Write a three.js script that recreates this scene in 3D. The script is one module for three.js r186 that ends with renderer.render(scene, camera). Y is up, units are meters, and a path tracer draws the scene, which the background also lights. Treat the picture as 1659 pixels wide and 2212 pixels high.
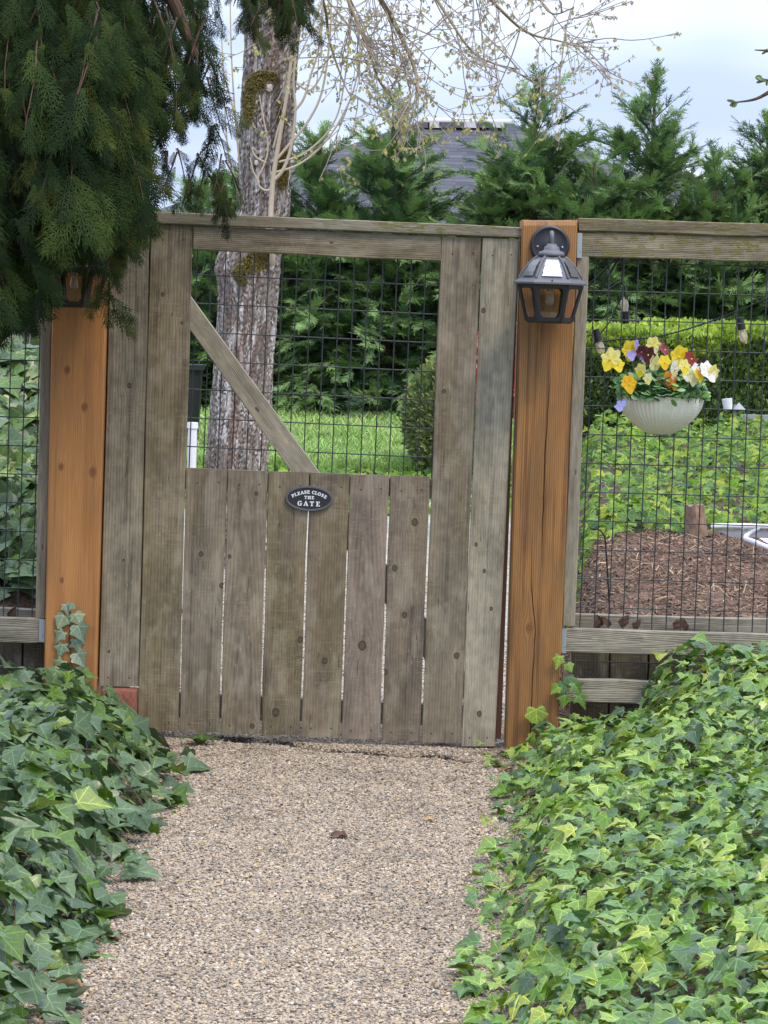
import * as THREE from 'three';
import { mergeGeometries } from 'three/addons/utils/BufferGeometryUtils.js';
import { FontLoader } from 'three/addons/loaders/FontLoader.js';
import { TextGeometry } from 'three/addons/geometries/TextGeometry.js';

// ------------------------------------------------------------------ camera
// The layout is read off the photograph on a grid 1659 x 2212; the lens is long (about 6000 of those units).
const F = 6000, CX = 829.5, CY = 1106, RAD = Math.PI / 180;
const V = (x, y, z) => new THREE.Vector3(x, y, z);
const scene = new THREE.Scene();
const camera = new THREE.PerspectiveCamera(2 * Math.atan(CY / F) / RAD, 0.75, 0.1, 2000);
const camQ = new THREE.Quaternion().setFromAxisAngle(V(1, 0, 0), -4.18 * RAD).multiply(new THREE.Quaternion().setFromAxisAngle(V(0, 0, 1), 1.9 * RAD));
const ray = (x, y) => V((x - CX) / F, -(y - CY) / F, -1).applyQuaternion(camQ);
const EYE = (() => { const d = ray(715, 1612); return -10 * d.y / -d.z; })();   // the ground under the gate is y = 0
camera.position.set(0, EYE, 10);
camera.quaternion.copy(camQ);
const P = (x, y, z) => { const d = ray(x, y), t = (z - 10) / d.z; return V(d.x * t, EYE + d.y * t, z); };        // on the plane at depth z
const G = (x, y, h = 0) => { const d = ray(x, y), t = (h - EYE) / d.y; return V(d.x * t, h, 10 + d.z * t); };    // on level ground

// ------------------------------------------------------------------ noise
const rng = (s) => () => { s = (s + 0x6d2b79f5) | 0; let t = Math.imul(s ^ (s >>> 15), 1 | s); t = (t + Math.imul(t ^ (t >>> 7), 61 | t)) ^ t; return ((t ^ (t >>> 14)) >>> 0) / 4294967296; };
const hash = (x, y, s) => { let h = Math.imul(x | 0, 374761393) + Math.imul(y | 0, 668265263) + Math.imul(s | 0, 2246822519); h = Math.imul(h ^ (h >>> 13), 1274126177); return ((h ^ (h >>> 16)) >>> 0) / 4294967296; };
const vn = (x, y, s = 0) => {
  const ix = Math.floor(x), iy = Math.floor(y); let fx = x - ix, fy = y - iy;
  fx = fx * fx * (3 - 2 * fx); fy = fy * fy * (3 - 2 * fy);
  const a = hash(ix, iy, s), b = hash(ix + 1, iy, s), c = hash(ix, iy + 1, s), d = hash(ix + 1, iy + 1, s);
  return a + (b - a) * fx + (c - a) * fy + (a - b - c + d) * fx * fy;
};
const fbm = (x, y, o = 4, s = 0) => { let v = 0, a = 0.5, t = 0; for (let i = 0; i < o; i++) { v += a * vn(x, y, s + i * 17); t += a; x *= 2.03; y *= 2.03; a *= 0.5; } return v / t; };
const worley = (x, y, s = 0) => {
  const ix = Math.floor(x), iy = Math.floor(y); let f1 = 9, f2 = 9, id = 0;
  for (let j = -1; j <= 1; j++) for (let i = -1; i <= 1; i++) {
    const px = ix + i + hash(ix + i, iy + j, s), py = iy + j + hash(ix + i, iy + j, s + 7), d = Math.hypot(px - x, py - y);
    if (d < f1) { f2 = f1; f1 = d; id = hash(ix + i, iy + j, s + 3); } else if (d < f2) f2 = d;
  }
  return [f1, f2, id];
};
const sst = (a, b, x) => { const t = Math.min(1, Math.max(0, (x - a) / (b - a))); return t * t * (3 - 2 * t); };
const mix = (a, b, t) => a + (b - a) * t;
const mix3 = (a, b, t) => [mix(a[0], b[0], t), mix(a[1], b[1], t), mix(a[2], b[2], t)];
const pl = (pts, x) => { if (x <= pts[0][0]) return pts[0][1]; for (let i = 1; i < pts.length; i++) if (x <= pts[i][0]) return mix(pts[i - 1][1], pts[i][1], (x - pts[i - 1][0]) / (pts[i][0] - pts[i - 1][0])); return pts[pts.length - 1][1]; };

// ------------------------------------------------------------------ sky: an even spring overcast, brighter overhead than at the horizon
{
  const W = 2048, H = 1024, data = new Float32Array(W * H * 4);
  for (let j = 0; j < H; j++) {
    const el = ((j + 0.5) / H - 0.5) * Math.PI, s = Math.sin(el);
    for (let i = 0; i < W; i++) {
      const az = ((i + 0.5) / W) * Math.PI * 2, o = (j * W + i) * 4;
      // clouds: the same noise everywhere, drawn out sideways toward the horizon as a flat layer is
      const k = 1 / (Math.abs(s) + 0.16), cx = Math.cos(az) * k * Math.cos(el), cz = Math.sin(az) * k * Math.cos(el);
      const n = fbm(cx * 1.9 + 11, cz * 1.9 + 5, 4, 41), n2 = fbm(cx * 4.6 + 3, cz * 4.6 + 9, 3, 77);
      const t = sst(0.34, 0.8, n * 0.75 + n2 * 0.25);
      const lum = s > 0 ? (1 + 2 * s) / 1 : 1;               // overcast sky: three times as bright at the zenith
      const c = mix3([0.405, 0.49, 0.685], [0.59, 0.66, 0.765], t);
      const g = s < 0 ? 0.55 : 1;
      data[o] = c[0] * lum * g; data[o + 1] = c[1] * lum * g; data[o + 2] = c[2] * lum * g; data[o + 3] = 1;
    }
  }
  const sky = new THREE.DataTexture(data, W, H, THREE.RGBAFormat, THREE.FloatType);
  sky.mapping = THREE.EquirectangularReflectionMapping; sky.magFilter = THREE.LinearFilter; sky.minFilter = THREE.LinearFilter; sky.colorSpace = THREE.LinearSRGBColorSpace; sky.needsUpdate = true;
  scene.background = sky; scene.environment = sky;
}
const sun = new THREE.DirectionalLight(0xffecd2, 1.5);
sun.position.set(7, 17, 9); sun.castShadow = true; sun.shadow.radius = 26; sun.shadow.mapSize.set(2048, 2048);
Object.assign(sun.shadow.camera, { left: -14, right: 14, top: 14, bottom: -14, near: 0.5, far: 60 });
scene.add(sun, sun.target);
const renderer = new THREE.WebGLRenderer({ antialias: true });
renderer.toneMapping = THREE.LinearToneMapping; renderer.toneMappingExposure = 1.46;
renderer.shadowMap.enabled = true; renderer.shadowMap.type = THREE.PCFSoftShadowMap;

// ------------------------------------------------------------------ building helpers
const names = new Map();
const numbered = (n) => { const k = names.get(n) || 0; names.set(n, k + 1); return k ? n + '_' + String(k).padStart(3, '0') : n; };
function shade(o) { o.castShadow = true; o.receiveShadow = true; return o; }
function part(name, geo, mat, parent) { const m = shade(new THREE.Mesh(geo, mat)); m.name = name; parent.add(m); return m; }
function thing(name, label, category, pos, group) {
  const o = new THREE.Group(); o.name = numbered(name); if (pos) o.position.copy(pos);
  o.userData = { label, category }; if (group) o.userData.group = group; scene.add(o); return o;
}
function single(name, geo, mat, label, category, group, kind) {
  const m = shade(new THREE.Mesh(geo, mat)); m.name = numbered(name); m.userData = { label, category };
  if (group) m.userData.group = group; if (kind) m.userData.kind = kind; scene.add(m); return m;
}
function structure(name, geo, mat, label, category = name) { return single(name, geo, mat, label, category, null, 'structure'); }
function instanced(name, geo, mat, list, parent = scene) {          // list of {m: Matrix4, c: Color}
  const im = new THREE.InstancedMesh(geo, mat, list.length); im.name = parent === scene ? numbered(name) : name; shade(im);
  list.forEach((e, i) => { im.setMatrixAt(i, e.m); if (e.c) im.setColorAt(i, e.c); });
  parent.add(im); return im;
}
class GB {                                                              // flat-faced triangles with uv
  constructor() { this.p = []; this.u = []; }
  tri(a, b, c, ua = [0, 0], ub = [0, 0], uc = [0, 0]) { for (const v of [a, b, c]) this.p.push(v.x, v.y, v.z); this.u.push(...ua, ...ub, ...uc); }
  quad(a, b, c, d, ua, ub, uc, ud) { this.tri(a, b, c, ua, ub, uc); this.tri(a, c, d, ua, uc, ud); }
  build() { const g = new THREE.BufferGeometry(); g.setAttribute('position', new THREE.Float32BufferAttribute(this.p, 3)); g.setAttribute('uv', new THREE.Float32BufferAttribute(this.u, 2)); g.computeVertexNormals(); return g; }
}
function tube(pts, rad, sides = 6, segs = 0) {
  if (segs) { const c = new THREE.CatmullRomCurve3(pts); pts = c.getPoints(segs); }
  const n = pts.length, pos = [], uv = [], idx = []; let N = null;
  for (let i = 0; i < n; i++) {
    const T = pts[Math.min(n - 1, i + 1)].clone().sub(pts[Math.max(0, i - 1)]).normalize();
    if (!N) { N = Math.abs(T.y) < 0.9 ? V(0, 1, 0) : V(1, 0, 0); }
    N = N.clone().sub(T.clone().multiplyScalar(N.dot(T))).normalize();
    const B = T.clone().cross(N), r = typeof rad === 'function' ? rad(i / (n - 1)) : rad;
    for (let k = 0; k <= sides; k++) { const a = k / sides * Math.PI * 2, q = N.clone().multiplyScalar(Math.cos(a) * r).addScaledVector(B, Math.sin(a) * r).add(pts[i]); pos.push(q.x, q.y, q.z); uv.push(k / sides, i / (n - 1)); }
  }
  for (let i = 0; i < n - 1; i++) for (let k = 0; k < sides; k++) { const a = i * (sides + 1) + k, b = a + sides + 1; idx.push(a, a + 1, b, b, a + 1, b + 1); }
  for (const [row, c, f] of [[0, pts[0], 1], [n - 1, pts[n - 1], 0]]) {
    const ci = pos.length / 3; pos.push(c.x, c.y, c.z); uv.push(0.5, row ? 1 : 0);
    for (let k = 0; k < sides; k++) { const a = row * (sides + 1) + k; f ? idx.push(ci, a + 1, a) : idx.push(ci, a, a + 1); }
  }
  const g = new THREE.BufferGeometry(); g.setAttribute('position', new THREE.Float32BufferAttribute(pos, 3)); g.setAttribute('uv', new THREE.Float32BufferAttribute(uv, 2)); g.setIndex(idx); g.computeVertexNormals(); return g;
}
const flat = (g) => { g = g.index ? g.toNonIndexed() : g; return g; };
const merge = (list) => mergeGeometries(list.map((g) => { g = flat(g); for (const k of Object.keys(g.attributes)) if (!['position', 'normal', 'uv'].includes(k)) g.deleteAttribute(k); if (!g.attributes.normal) g.computeVertexNormals(); return g; }));
function box(x0, x1, y0, y1, z0, z1) { const g = new THREE.BoxGeometry(x1 - x0, y1 - y0, z1 - z0); g.translate((x0 + x1) / 2, (y0 + y1) / 2, (z0 + z1) / 2); return g; }
function tex(w, h, fn, srgb = true, wrap = THREE.RepeatWrapping) {
  const d = new Uint8Array(w * h * 4);
  for (let y = 0; y < h; y++) for (let x = 0; x < w; x++) { const c = fn(x, y), o = (y * w + x) * 4; d[o] = Math.min(255, Math.max(0, c[0] * 255)); d[o + 1] = Math.min(255, Math.max(0, c[1] * 255)); d[o + 2] = Math.min(255, Math.max(0, c[2] * 255)); d[o + 3] = 255; }
  const t = new THREE.DataTexture(d, w, h); t.magFilter = THREE.LinearFilter; t.minFilter = THREE.LinearMipmapLinearFilter; t.wrapS = t.wrapT = wrap; if (srgb) t.colorSpace = THREE.SRGBColorSpace; t.needsUpdate = true; return t;
}
const std = (o) => new THREE.MeshStandardMaterial({ side: THREE.DoubleSide, ...o });
const phy = (o) => new THREE.MeshPhysicalMaterial({ side: THREE.DoubleSide, ...o });
const lin = (r, g, b) => new THREE.Color().setRGB(r, g, b);
const at = (pos, q, s) => new THREE.Matrix4().compose(pos, q, typeof s === 'number' ? V(s, s, s) : s);
// a turn that takes local +Z to dir and local +Y as near as may be to up
function aim(dir, up) { const z = dir.clone().normalize(), x = up.clone().cross(z); if (x.lengthSq() < 1e-8) x.set(1, 0, 0); x.normalize(); const y = z.clone().cross(x); return new THREE.Quaternion().setFromRotationMatrix(new THREE.Matrix4().makeBasis(x, y, z)); }
// ------------------------------------------------------------------ weathered boards: one strip of a shared sheet per board
// corners on the photograph's grid: top left, top right, bottom right, bottom left; knots [x, y, size]
const BOARDS = {
  hinge_board: { q: [[241, 470], [323.5, 474], [298.5, 1483], [215, 1481]], knots: [[279, 820, 5], [267, 1203, 3], [238, 1405, 3]], tone: [124, 115, 96], algae: 0.25, seed: 1 },
  stile_a: { q: [[327.5, 480], [415.8, 486], [384, 1580.5], [298, 1576]], knots: [[353, 619, 4], [391, 678, 3]], tone: [118, 106, 84], algae: 0.75, seed: 2 },
  board_a: { q: [[402.7, 1011], [489, 1014], [471.9, 1582], [388.6, 1582]], knots: [[435, 1187, 5], [476, 1256, 5]], tone: [117, 106, 88], algae: 0.6, seed: 3 },
  board_b: { q: [[493, 1015], [577.6, 1018], [559.7, 1585.6], [476.9, 1585.6]], knots: [[498, 1193, 4], [543, 1568, 5], [552, 1053, 4]], tone: [116, 104, 86], algae: 0.35, cath: 1, seed: 4 },
  board_c: { q: [[581.6, 1018.5], [666.5, 1021], [645.6, 1588], [564.7, 1588]], knots: [[596, 1537.5, 8], [646, 1376, 6]], tone: [112, 100, 80], algae: 0.8, seed: 5 },
  board_d: { q: [[670.5, 1021], [753.8, 1024], [733.4, 1591.6], [651.6, 1591.6]], knots: [[701, 1423, 6]], tone: [114, 101, 82], algae: 0.7, seed: 6 },
  board_e: { q: [[758, 1025], [840, 1027], [820, 1596.5], [738.4, 1596.5]], knots: [[783, 1389, 9]], tone: [118, 104, 90], algae: 0.15, cath: 1, seed: 7 },
  board_f: { q: [[844, 1027], [927.6, 1030], [907, 1600.5], [825, 1600.5]], knots: [[895, 1116, 7], [855.6, 1218, 6], [874, 1321, 6], [834, 1448, 6]], tone: [108, 96, 80], algae: 0.3, seed: 8 },
  stile_b: { q: [[954.5, 511], [1039.5, 514], [994.8, 1603], [911, 1603]], knots: [[984, 1411, 6], [962, 830, 4]], tone: [114, 103, 84], algae: 0.6, seed: 9 },
  latch_board: { q: [[1043, 514], [1121, 517], [1068, 1612], [997, 1612]], knots: [[1047, 655, 5], [1030.6, 1166, 4], [1047, 1224, 4], [1060, 1307, 4], [1035, 1540, 6]], tone: [136, 128, 108], algae: 0.2, seed: 10 },
  top_rail: { len: 0.9, tone: [116, 106, 86], algae: 0.55, seed: 11, kn: [[0.45, 0.55, 0.006]] },
  cap: { len: 1.4, tone: [128, 120, 102], algae: 0.45, seed: 12, moss: 0.35 },
  brace: { len: 0.9, tone: [142, 133, 114], algae: 0.1, seed: 13, kn: [[0.6, 0.62, 0.009]] },
  rail: { len: 0.9, tone: [130, 122, 106], algae: 0.04, seed: 14, cath: 1, grain: 1.7 },
  mossy_rail: { len: 0.9, tone: [118, 108, 84], algae: 0.6, seed: 15, moss: 0.7, grain: 1.5 },
  dark_board: { len: 0.6, tone: [74, 68, 56], algae: 0.5, seed: 16 },
};
const LANES = Object.keys(BOARDS), LW = 128, LH = 1536, BW = 0.145, BL = 1.9;
{
  for (const n of LANES) {
    const b = BOARDS[n]; b.lane = LANES.indexOf(n); b.kn = b.kn || [];
    if (b.q) {
      const [tl, tr, br, bl] = b.q; b.len = Math.abs(bl[1] - tl[1]) / 606;
      for (const [x, y, r] of b.knots) {
        const v = (bl[1] - y) / (bl[1] - tl[1]), xl = mix(bl[0], tl[0], v), xr = mix(br[0], tr[0], v);
        b.kn.push([(x - xl) / (xr - xl), v, r / 606]);
      }
    }
  }
}
const atlas = (() => {
  const W = LW * 16, H = LH, col = new Uint8Array(W * H * 4), hgt = new Uint8Array(W * H * 4);
  LANES.forEach((n, L) => {
    const b = BOARDS[n], s = b.seed * 31, R = rng(b.seed * 977 + 5), len = b.len, gr = b.grain || 1;
    const scratches = Array.from({ length: 7 }, () => [R() * BW, R() * len, R() * 2.6 + 0.2, 0.03 + R() * 0.12, (R() - 0.5) * 14]);
    const tear = Array.from({ length: 5 }, () => [R() * BW, R() * len, 0.02 + R() * 0.07]); const nails = b.q ? [[0.25, 0.03], [0.75, 0.03], [0.3, len - 0.035], [0.78, len - 0.03]] : [];
    const flecks = Array.from({ length: 26 }, () => [R() * BW, R() * len, 0.0006 + R() * 0.0012, 0.003 + R() * 0.008]);
    for (let y = 0; y < H; y++) for (let x = 0; x < LW; x++) {
      const X = (x + 0.5) / LW * BW, Y = (y + 0.5) / H * BL;
      let g = X + 0.012 * (fbm(X * 10 + s, Y * 1.3, 3, s) - 0.5);
      if (b.cath) g = Math.hypot(X - BW * 0.45 + 0.03 * (fbm(Y * 1.1, 3.3, 2, s) - 0.5), 0.01) * 0.9 + 0.045 * (Y + 0.3 * fbm(X * 14, Y * 2, 2, s + 3)) * 1.2;
      let kn = 0, ring = 0, kcore = 0;
      for (const [ku, kv, kr] of b.kn) {
        const dx = X - ku * BW, dy = Y - kv * len, d = Math.hypot(dx / kr, dy / (kr * 1.25));
        if (d > 9) continue;
        g -= dx * 0.85 * Math.exp(-d * d / 9);
        if (d < 1.25) { const e = d + 0.25 * (vn(dx * 600, dy * 600, s) - 0.5); kn = Math.max(kn, 1 - sst(0.85, 1.1, e)); ring = Math.max(ring, Math.sin(d * 13) * 0.5 + 0.5); kcore = Math.max(kcore, 1 - sst(0.55, 0.8, e)); }
      }
      const line = Math.pow(0.5 + 0.5 * Math.sin(g * 2 * Math.PI / 0.0105 + 2.4 * fbm(g * 60, Y * 1.7, 2, s + 9)), 2.2);
      const fibre = vn(X * 1500, Y * 26, s + 1) * 0.6 + vn(X * 520 + 2, Y * 9, s + 2) * 0.4;
      const patch = fbm(X * 16, Y * 4.2, 4, s + 4), alg = sst(0.42, 0.66, fbm(X * 9 + 4, Y * 2.6, 4, s + 5)) * b.algae;
      const streak = sst(0.62, 0.85, fbm(X * 60, Y * 2.3, 3, s + 6));
      const blot = fbm(X * 55 + 7, Y * 38, 4, s + 15); let f = 0.93 + 0.36 * (patch - 0.5) + 0.2 * (fibre - 0.5) - 0.08 * gr * line - 0.16 * streak + 0.24 * (blot - 0.5);
      const av = (b.tone[0] + b.tone[1] + b.tone[2]) / 3; let c = b.tone.map((t) => mix(t, av, 0.12) / 255 * f * 1.2);
      c = mix3(c, [0.41 * f * 1.13, 0.365 * f * 1.13, 0.25 * f * 1.13], alg * 0.7);
      const pale = sst(0.52, 0.76, fbm(X * 26 + 9, Y * 11, 5, s + 7)); c = mix3(c, [0.66, 0.63, 0.55], pale * 0.36); const scuff = sst(0.66, 0.8, vn(X * 42 + 3 * vn(X * 30, Y * 30, s), Y * 420, s + 21)) * sst(0.45, 0.62, fbm(X * 12, Y * 6, 3, s + 22)); c = mix3(c, [0.62, 0.58, 0.48], scuff * 0.3);
      let h = 0.55 + 0.3 * (fibre - 0.5) - 0.28 * gr * line;
      for (const [fx, fy, rx, ry] of flecks) { const d = Math.hypot((X - fx) / rx, (Y - fy) / ry); if (d < 1) c = mix3(c, [0.68, 0.66, 0.58], (1 - d) * 1.1 > 1 ? 1 : (1 - d) * 1.1); }
      for (const [sx, sy, sl, sw, cv] of scratches) { const dx = X - sx; if (Math.abs(dx) > sw) continue; const d = Math.abs(Y - sy - sl * 0.25 * dx - cv * dx * dx); if (d < 0.0016) { c = mix3(c, [0.6, 0.57, 0.47], (1 - d / 0.0016) * 0.42); } }
      for (const [nu, ny] of nails) { const d = Math.hypot(X - nu * BW, Y - ny); if (d < 0.0035) { c = mix3(c, [0.16, 0.14, 0.12], 1 - sst(0.0018, 0.0035, d)); h -= 0.3; } }
      for (const [tx, ty, tl] of tear) { const dx = Math.abs(X - tx - 0.004 * (vn(Y * 40, tx * 99, s) - 0.5)), u = (Y - ty) / tl; if (u > 0 && u < 1 && dx < 0.0012 * Math.sin(Math.PI * u)) { c = mix3(c, [0.2, 0.17, 0.13], 0.7); h -= 0.35; } }
      if (b.moss) { const m = sst(0.56, 0.64, fbm(X * 42 + s, Y * 30, 4, s + 8)) * sst(0.36, 0.55, fbm(X * 8, Y * 3, 3, s + 12) * 0.6 + b.moss * 0.3); c = mix3(c, mix3([0.3, 0.3, 0.13], [0.56, 0.52, 0.3], vn(X * 700, Y * 700, s)), m * 0.85); h += m * 0.5; }
      if (kn) { c = mix3(c, mix3([0.17, 0.14, 0.105], [0.37, 0.315, 0.235], kcore * (0.55 + 0.45 * ring)), kn * 0.85); h = mix(h, 0.35 + 0.2 * ring, kn); }
      const o = (y * W + L * LW + x) * 4;
      for (let k = 0; k < 3; k++) { col[o + k] = Math.max(0, Math.min(255, c[k] * 255)); hgt[o + k] = Math.max(0, Math.min(255, h * 255)); }
      col[o + 3] = hgt[o + 3] = 255;
    }
  });
  const mk = (d, srgb) => { const t = new THREE.DataTexture(d, W, H); t.magFilter = THREE.LinearFilter; t.minFilter = THREE.LinearMipmapLinearFilter; if (srgb) t.colorSpace = THREE.SRGBColorSpace; t.needsUpdate = true; return t; };
  return { map: mk(col, true), bump: mk(hgt, false) };
})();
const woodMat = std({ map: atlas.map, bumpMap: atlas.bump, bumpScale: 0.0022, roughness: 0.86 });
// A board between two ends (each a left and a right corner, seen from the front with the far end up), with eased edges and a little waver
function plankGeo(aL, aR, bL, bR, depth, lane, opt = {}) {
  const { uv0 = 0, wob = 0.0019, c = 0.0028, seed = 3, rows = 14, flip = false, back = V(0, 0, -1) } = opt, gb = new GB(), R = rng(seed * 71 + lane * 13 + 1);
  const len = aL.distanceTo(bL), W = 16 * LW, ring = [], w1 = R() * 9, w2 = R() * 9;
  for (let i = 0; i <= rows; i++) {
    const t = i / rows, L = aL.clone().lerp(bL, t), Rr = aR.clone().lerp(bR, t), ac = Rr.clone().sub(L), w = ac.length(); ac.normalize();
    const e0 = wob * (vn(t * 5 + w1, 1, seed) - 0.5) * 2, e1 = wob * (vn(t * 5 + w2, 2, seed) - 0.5) * 2, bow = wob * 1.5 * Math.sin(t * Math.PI) * (R() * 0.2 + 0.9);
    const q = (u, d) => L.clone().addScaledVector(ac, u).addScaledVector(back, d + bow * 0);
    ring.push([q(e0 + c, 0), q(w + e1 - c, 0), q(w + e1, c), q(w + e1, depth - c), q(w + e1 - c, depth), q(e0 + c, depth), q(e0, depth - c), q(e0, c)]);
  }
  const us = [0.03, 0.97, 0.99, 0.8, 0.78, 0.2, 0.18, 0.01], U = (k) => (lane + 0.02 + 0.96 * (flip ? 1 - us[k] : us[k])) * LW / W;
  const v = (i) => Math.min(0.999, (uv0 + len * i / rows) / BL % 1.0001);
  for (let i = 0; i < rows; i++) for (let k = 0; k < 8; k++) {
    const k2 = (k + 1) % 8; gb.quad(ring[i][k], ring[i][k2], ring[i + 1][k2], ring[i + 1][k], [U(k), v(i)], [U(k2), v(i)], [U(k2), v(i + 1)], [U(k), v(i + 1)]);
  }
  for (const [r, f] of [[ring[0], 1], [ring[rows], 0]]) for (let k = 1; k < 7; k++) {
    const A = [U(1), v(0)], B = [U(0), v(0) + 0.01], C = [U(1), v(0) + 0.02]; f ? gb.tri(r[0], r[k + 1], r[k], A, B, C) : gb.tri(r[0], r[k], r[k + 1], A, B, C);
  }
  return gb.build();
}
const widen = (q) => [[q[0][0] - 0.7, q[0][1]], [q[1][0] + 0.7, q[1][1]], [q[2][0] + 0.7, q[2][1]], [q[3][0] - 0.7, q[3][1]]];
const pp = (p, z) => P(p[0], p[1], z);
const upright = (q, z, depth, lane, opt) => plankGeo(pp(q[3], z), pp(q[2], z), pp(q[0], z), pp(q[1], z), depth, BOARDS[lane].lane, opt);       // q: tl tr br bl
const level = (q, z, depth, lane, opt) => plankGeo(pp(q[0], z), pp(q[3], z), pp(q[1], z), pp(q[2], z), depth, BOARDS[lane].lane, opt);

const vinyl = phy({ color: lin(0.022, 0.027, 0.026), roughness: 0.42, clearcoat: 0.3, clearcoatRoughness: 0.4 });
const wire = (a, b, r = 0.0022) => tube([a, a.clone().lerp(b, 0.33).add(V(0, 0, 0.0006)), a.clone().lerp(b, 0.66).add(V(0, 0, -0.0008)), b], r, 6);
const stainDark = std({ color: lin(0.2, 0.085, 0.042), roughness: 0.75 });

const gate = thing('garden_gate', 'weathered grey plank gate with wire mesh window and diagonal brace', 'gate');
for (const n of ['hinge_board', 'stile_a', 'board_a', 'board_b', 'board_c', 'board_d', 'board_e', 'board_f', 'stile_b', 'latch_board'])
  part('plank', upright(widen(BOARDS[n].q), n === 'hinge_board' ? -0.004 : n === 'latch_board' ? 0.004 : 0, 0.021, n, { seed: BOARDS[n].seed }), woodMat, gate);
part('top_rail', level([[418, 487], [952.5, 510.5], [952.5, 564], [418, 540.5]], -0.002, 0.02, 'top_rail'), woodMat, gate);
part('cap_rail', level([[288, 454.5], [1127, 491], [1127, 514], [288, 480]], 0.014, 0.1, 'cap', { wob: 0.002, rows: 30 }), woodMat, gate);
part('diagonal_brace', level([[385, 603], [1050, 1515], [975, 1505], [352, 632]], -0.0225, 0.038, 'brace', { rows: 20 }), woodMat, gate);
part('mid_rail', level([[390, 1015], [940, 1035], [940, 1076], [390, 1056]], -0.0225, 0.037, 'brace', { uv0: 0.2 }), woodMat, gate);
part('bottom_rail', level([[310, 1492], [1060, 1528], [1060, 1572], [310, 1548]], -0.0225, 0.037, 'brace', { uv0: 0.1 }), woodMat, gate);
part('head_rail', level([[330, 489], [1100, 518], [1100, 552], [330, 520]], -0.0235, 0.037, 'brace', { uv0: 0.1 }), woodMat, gate);
part('frame_stile', upright([[1072, 520], [1123, 521], [1081.5, 1596], [1040, 1596]], -0.026, 0.05, 'dark_board'), stainDark, gate);
part('frame_stile', upright([[234, 476], [330, 478], [306, 1470], [212, 1470]], -0.03, 0.04, 'dark_board'), stainDark, gate);
part('frame_stile', upright([[345, 500], [398, 502], [366, 1565], [316, 1565]], -0.064, 0.03, 'brace'), woodMat, gate);
part('frame_stile', upright([[975, 525], [1025, 527], [983, 1590], [930, 1590]], -0.064, 0.03, 'brace'), woodMat, gate);
{
  const z = -0.062;
  for (let i = -1; i < 8; i++) { const y = 592 + 62 * i; if (y < 560) continue; part('wire', wire(P(400, y, z), P(950, y + 25.3, z)), vinyl, gate); }
  for (let k = -1; k < 18; k++) { const x0 = 427 + 30.85 * k, x1 = 407.5 + 30.85 * k; if (x1 < 395 || x0 > 962) continue; part('wire', wire(P(x0, 540 + (x0 - 430) * 0.04, z + 0.004), P(x1, 1035, z + 0.004)), vinyl, gate); }
}

// ------------------------------------------------------------------ stained cedar posts, with drying checks cut into the face
const cedar = (() => {
  const W = 512, H = 1536, lanes = [
    { base: [0.755, 0.53, 0.305], dk: [0.565, 0.36, 0.18], amt: 0.36, kn: [[0.31, 1.345, 0.011], [0.64, 1.213, 0.012], [0.24, 0.997, 0.010], [0.82, 0.98, 0.014], [0.3, 0.587, 0.008]], s: 3 },
    { base: [0.645, 0.46, 0.25], dk: [0.39, 0.25, 0.12], amt: 0.72, kn: [[0.37, 0.481, 0.013], [0.55, 0.95, 0.004]], s: 91 }];
  const col = new Uint8Array(W * H * 4), hg = new Uint8Array(W * H * 4);
  lanes.forEach((l, L) => {
    for (let y = 0; y < H; y++) for (let x = 0; x < 256; x++) {
      const X = (x + 0.5) / 256 * 0.19, Y = (y + 0.5) / H * 2; let g = X + 0.01 * (fbm(X * 9, Y * 1.1, 3, l.s) - 0.5), kn = 0, rg = 0;
      for (const [ku, ky, kr] of l.kn) { const dx = X - ku * 0.19, dy = Y - ky, d = Math.hypot(dx / kr, dy / (kr * 1.5)); if (d < 8) { g -= dx * 0.9 * Math.exp(-d * d / 8); if (d < 1.3) { kn = Math.max(kn, 1 - sst(0.55, 1.2, d + 0.35 * (vn(dx * 400, dy * 400, 4) - 0.5))); rg = 0.5 + 0.5 * Math.sin(d * 12); } } }
      const line = Math.pow(0.5 + 0.5 * Math.sin(g * 2 * Math.PI / 0.0072 + 3 * fbm(g * 80, Y * 2, 2, l.s + 1)), 1.8), fib = vn(X * 1700, Y * 30, l.s + 2) * 0.55 + vn(X * 700, Y * 7, l.s + 3) * 0.45;
      const streak = sst(0.5, 0.78, fbm(X * 75, Y * 2.2, 3, l.s + 5)), patch = fbm(X * 12, Y * 3, 4, l.s + 6);
      let c = mix3(l.base, l.dk, Math.min(1, l.amt * (0.55 * line + 0.75 * streak) + 0.25 * (0.5 - fib)));
      c = c.map((v) => v * (0.9 + 0.3 * (patch - 0.5) + 0.12 * (fib - 0.5)));
      const gold = sst(0.5, 0.7, fbm(X * 30, Y * 9, 3, l.s + 8)); c = mix3(c, [0.71, 0.48, 0.22], gold * 0.16);
      if (kn) c = mix3(c, mix3([0.34, 0.2, 0.1], [0.5, 0.31, 0.15], rg), kn * 0.7);
      const h = 0.6 + 0.3 * (fib - 0.5) - 0.25 * line * l.amt - kn * 0.1, o = (y * W + L * 256 + x) * 4;
      for (let k = 0; k < 3; k++) { col[o + k] = Math.max(0, Math.min(255, c[k] * 255)); hg[o + k] = Math.max(0, Math.min(255, h * 255)); } col[o + 3] = hg[o + 3] = 255;
    }
  });
  const mk = (d, srgb) => { const t = new THREE.DataTexture(d, W, H); t.magFilter = THREE.LinearFilter; t.minFilter = THREE.LinearMipmapLinearFilter; if (srgb) t.colorSpace = THREE.SRGBColorSpace; t.needsUpdate = true; return t; };
  return std({ map: mk(col, true), bumpMap: mk(hg, false), bumpScale: 0.0015, roughness: 0.62 });
})();
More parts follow.
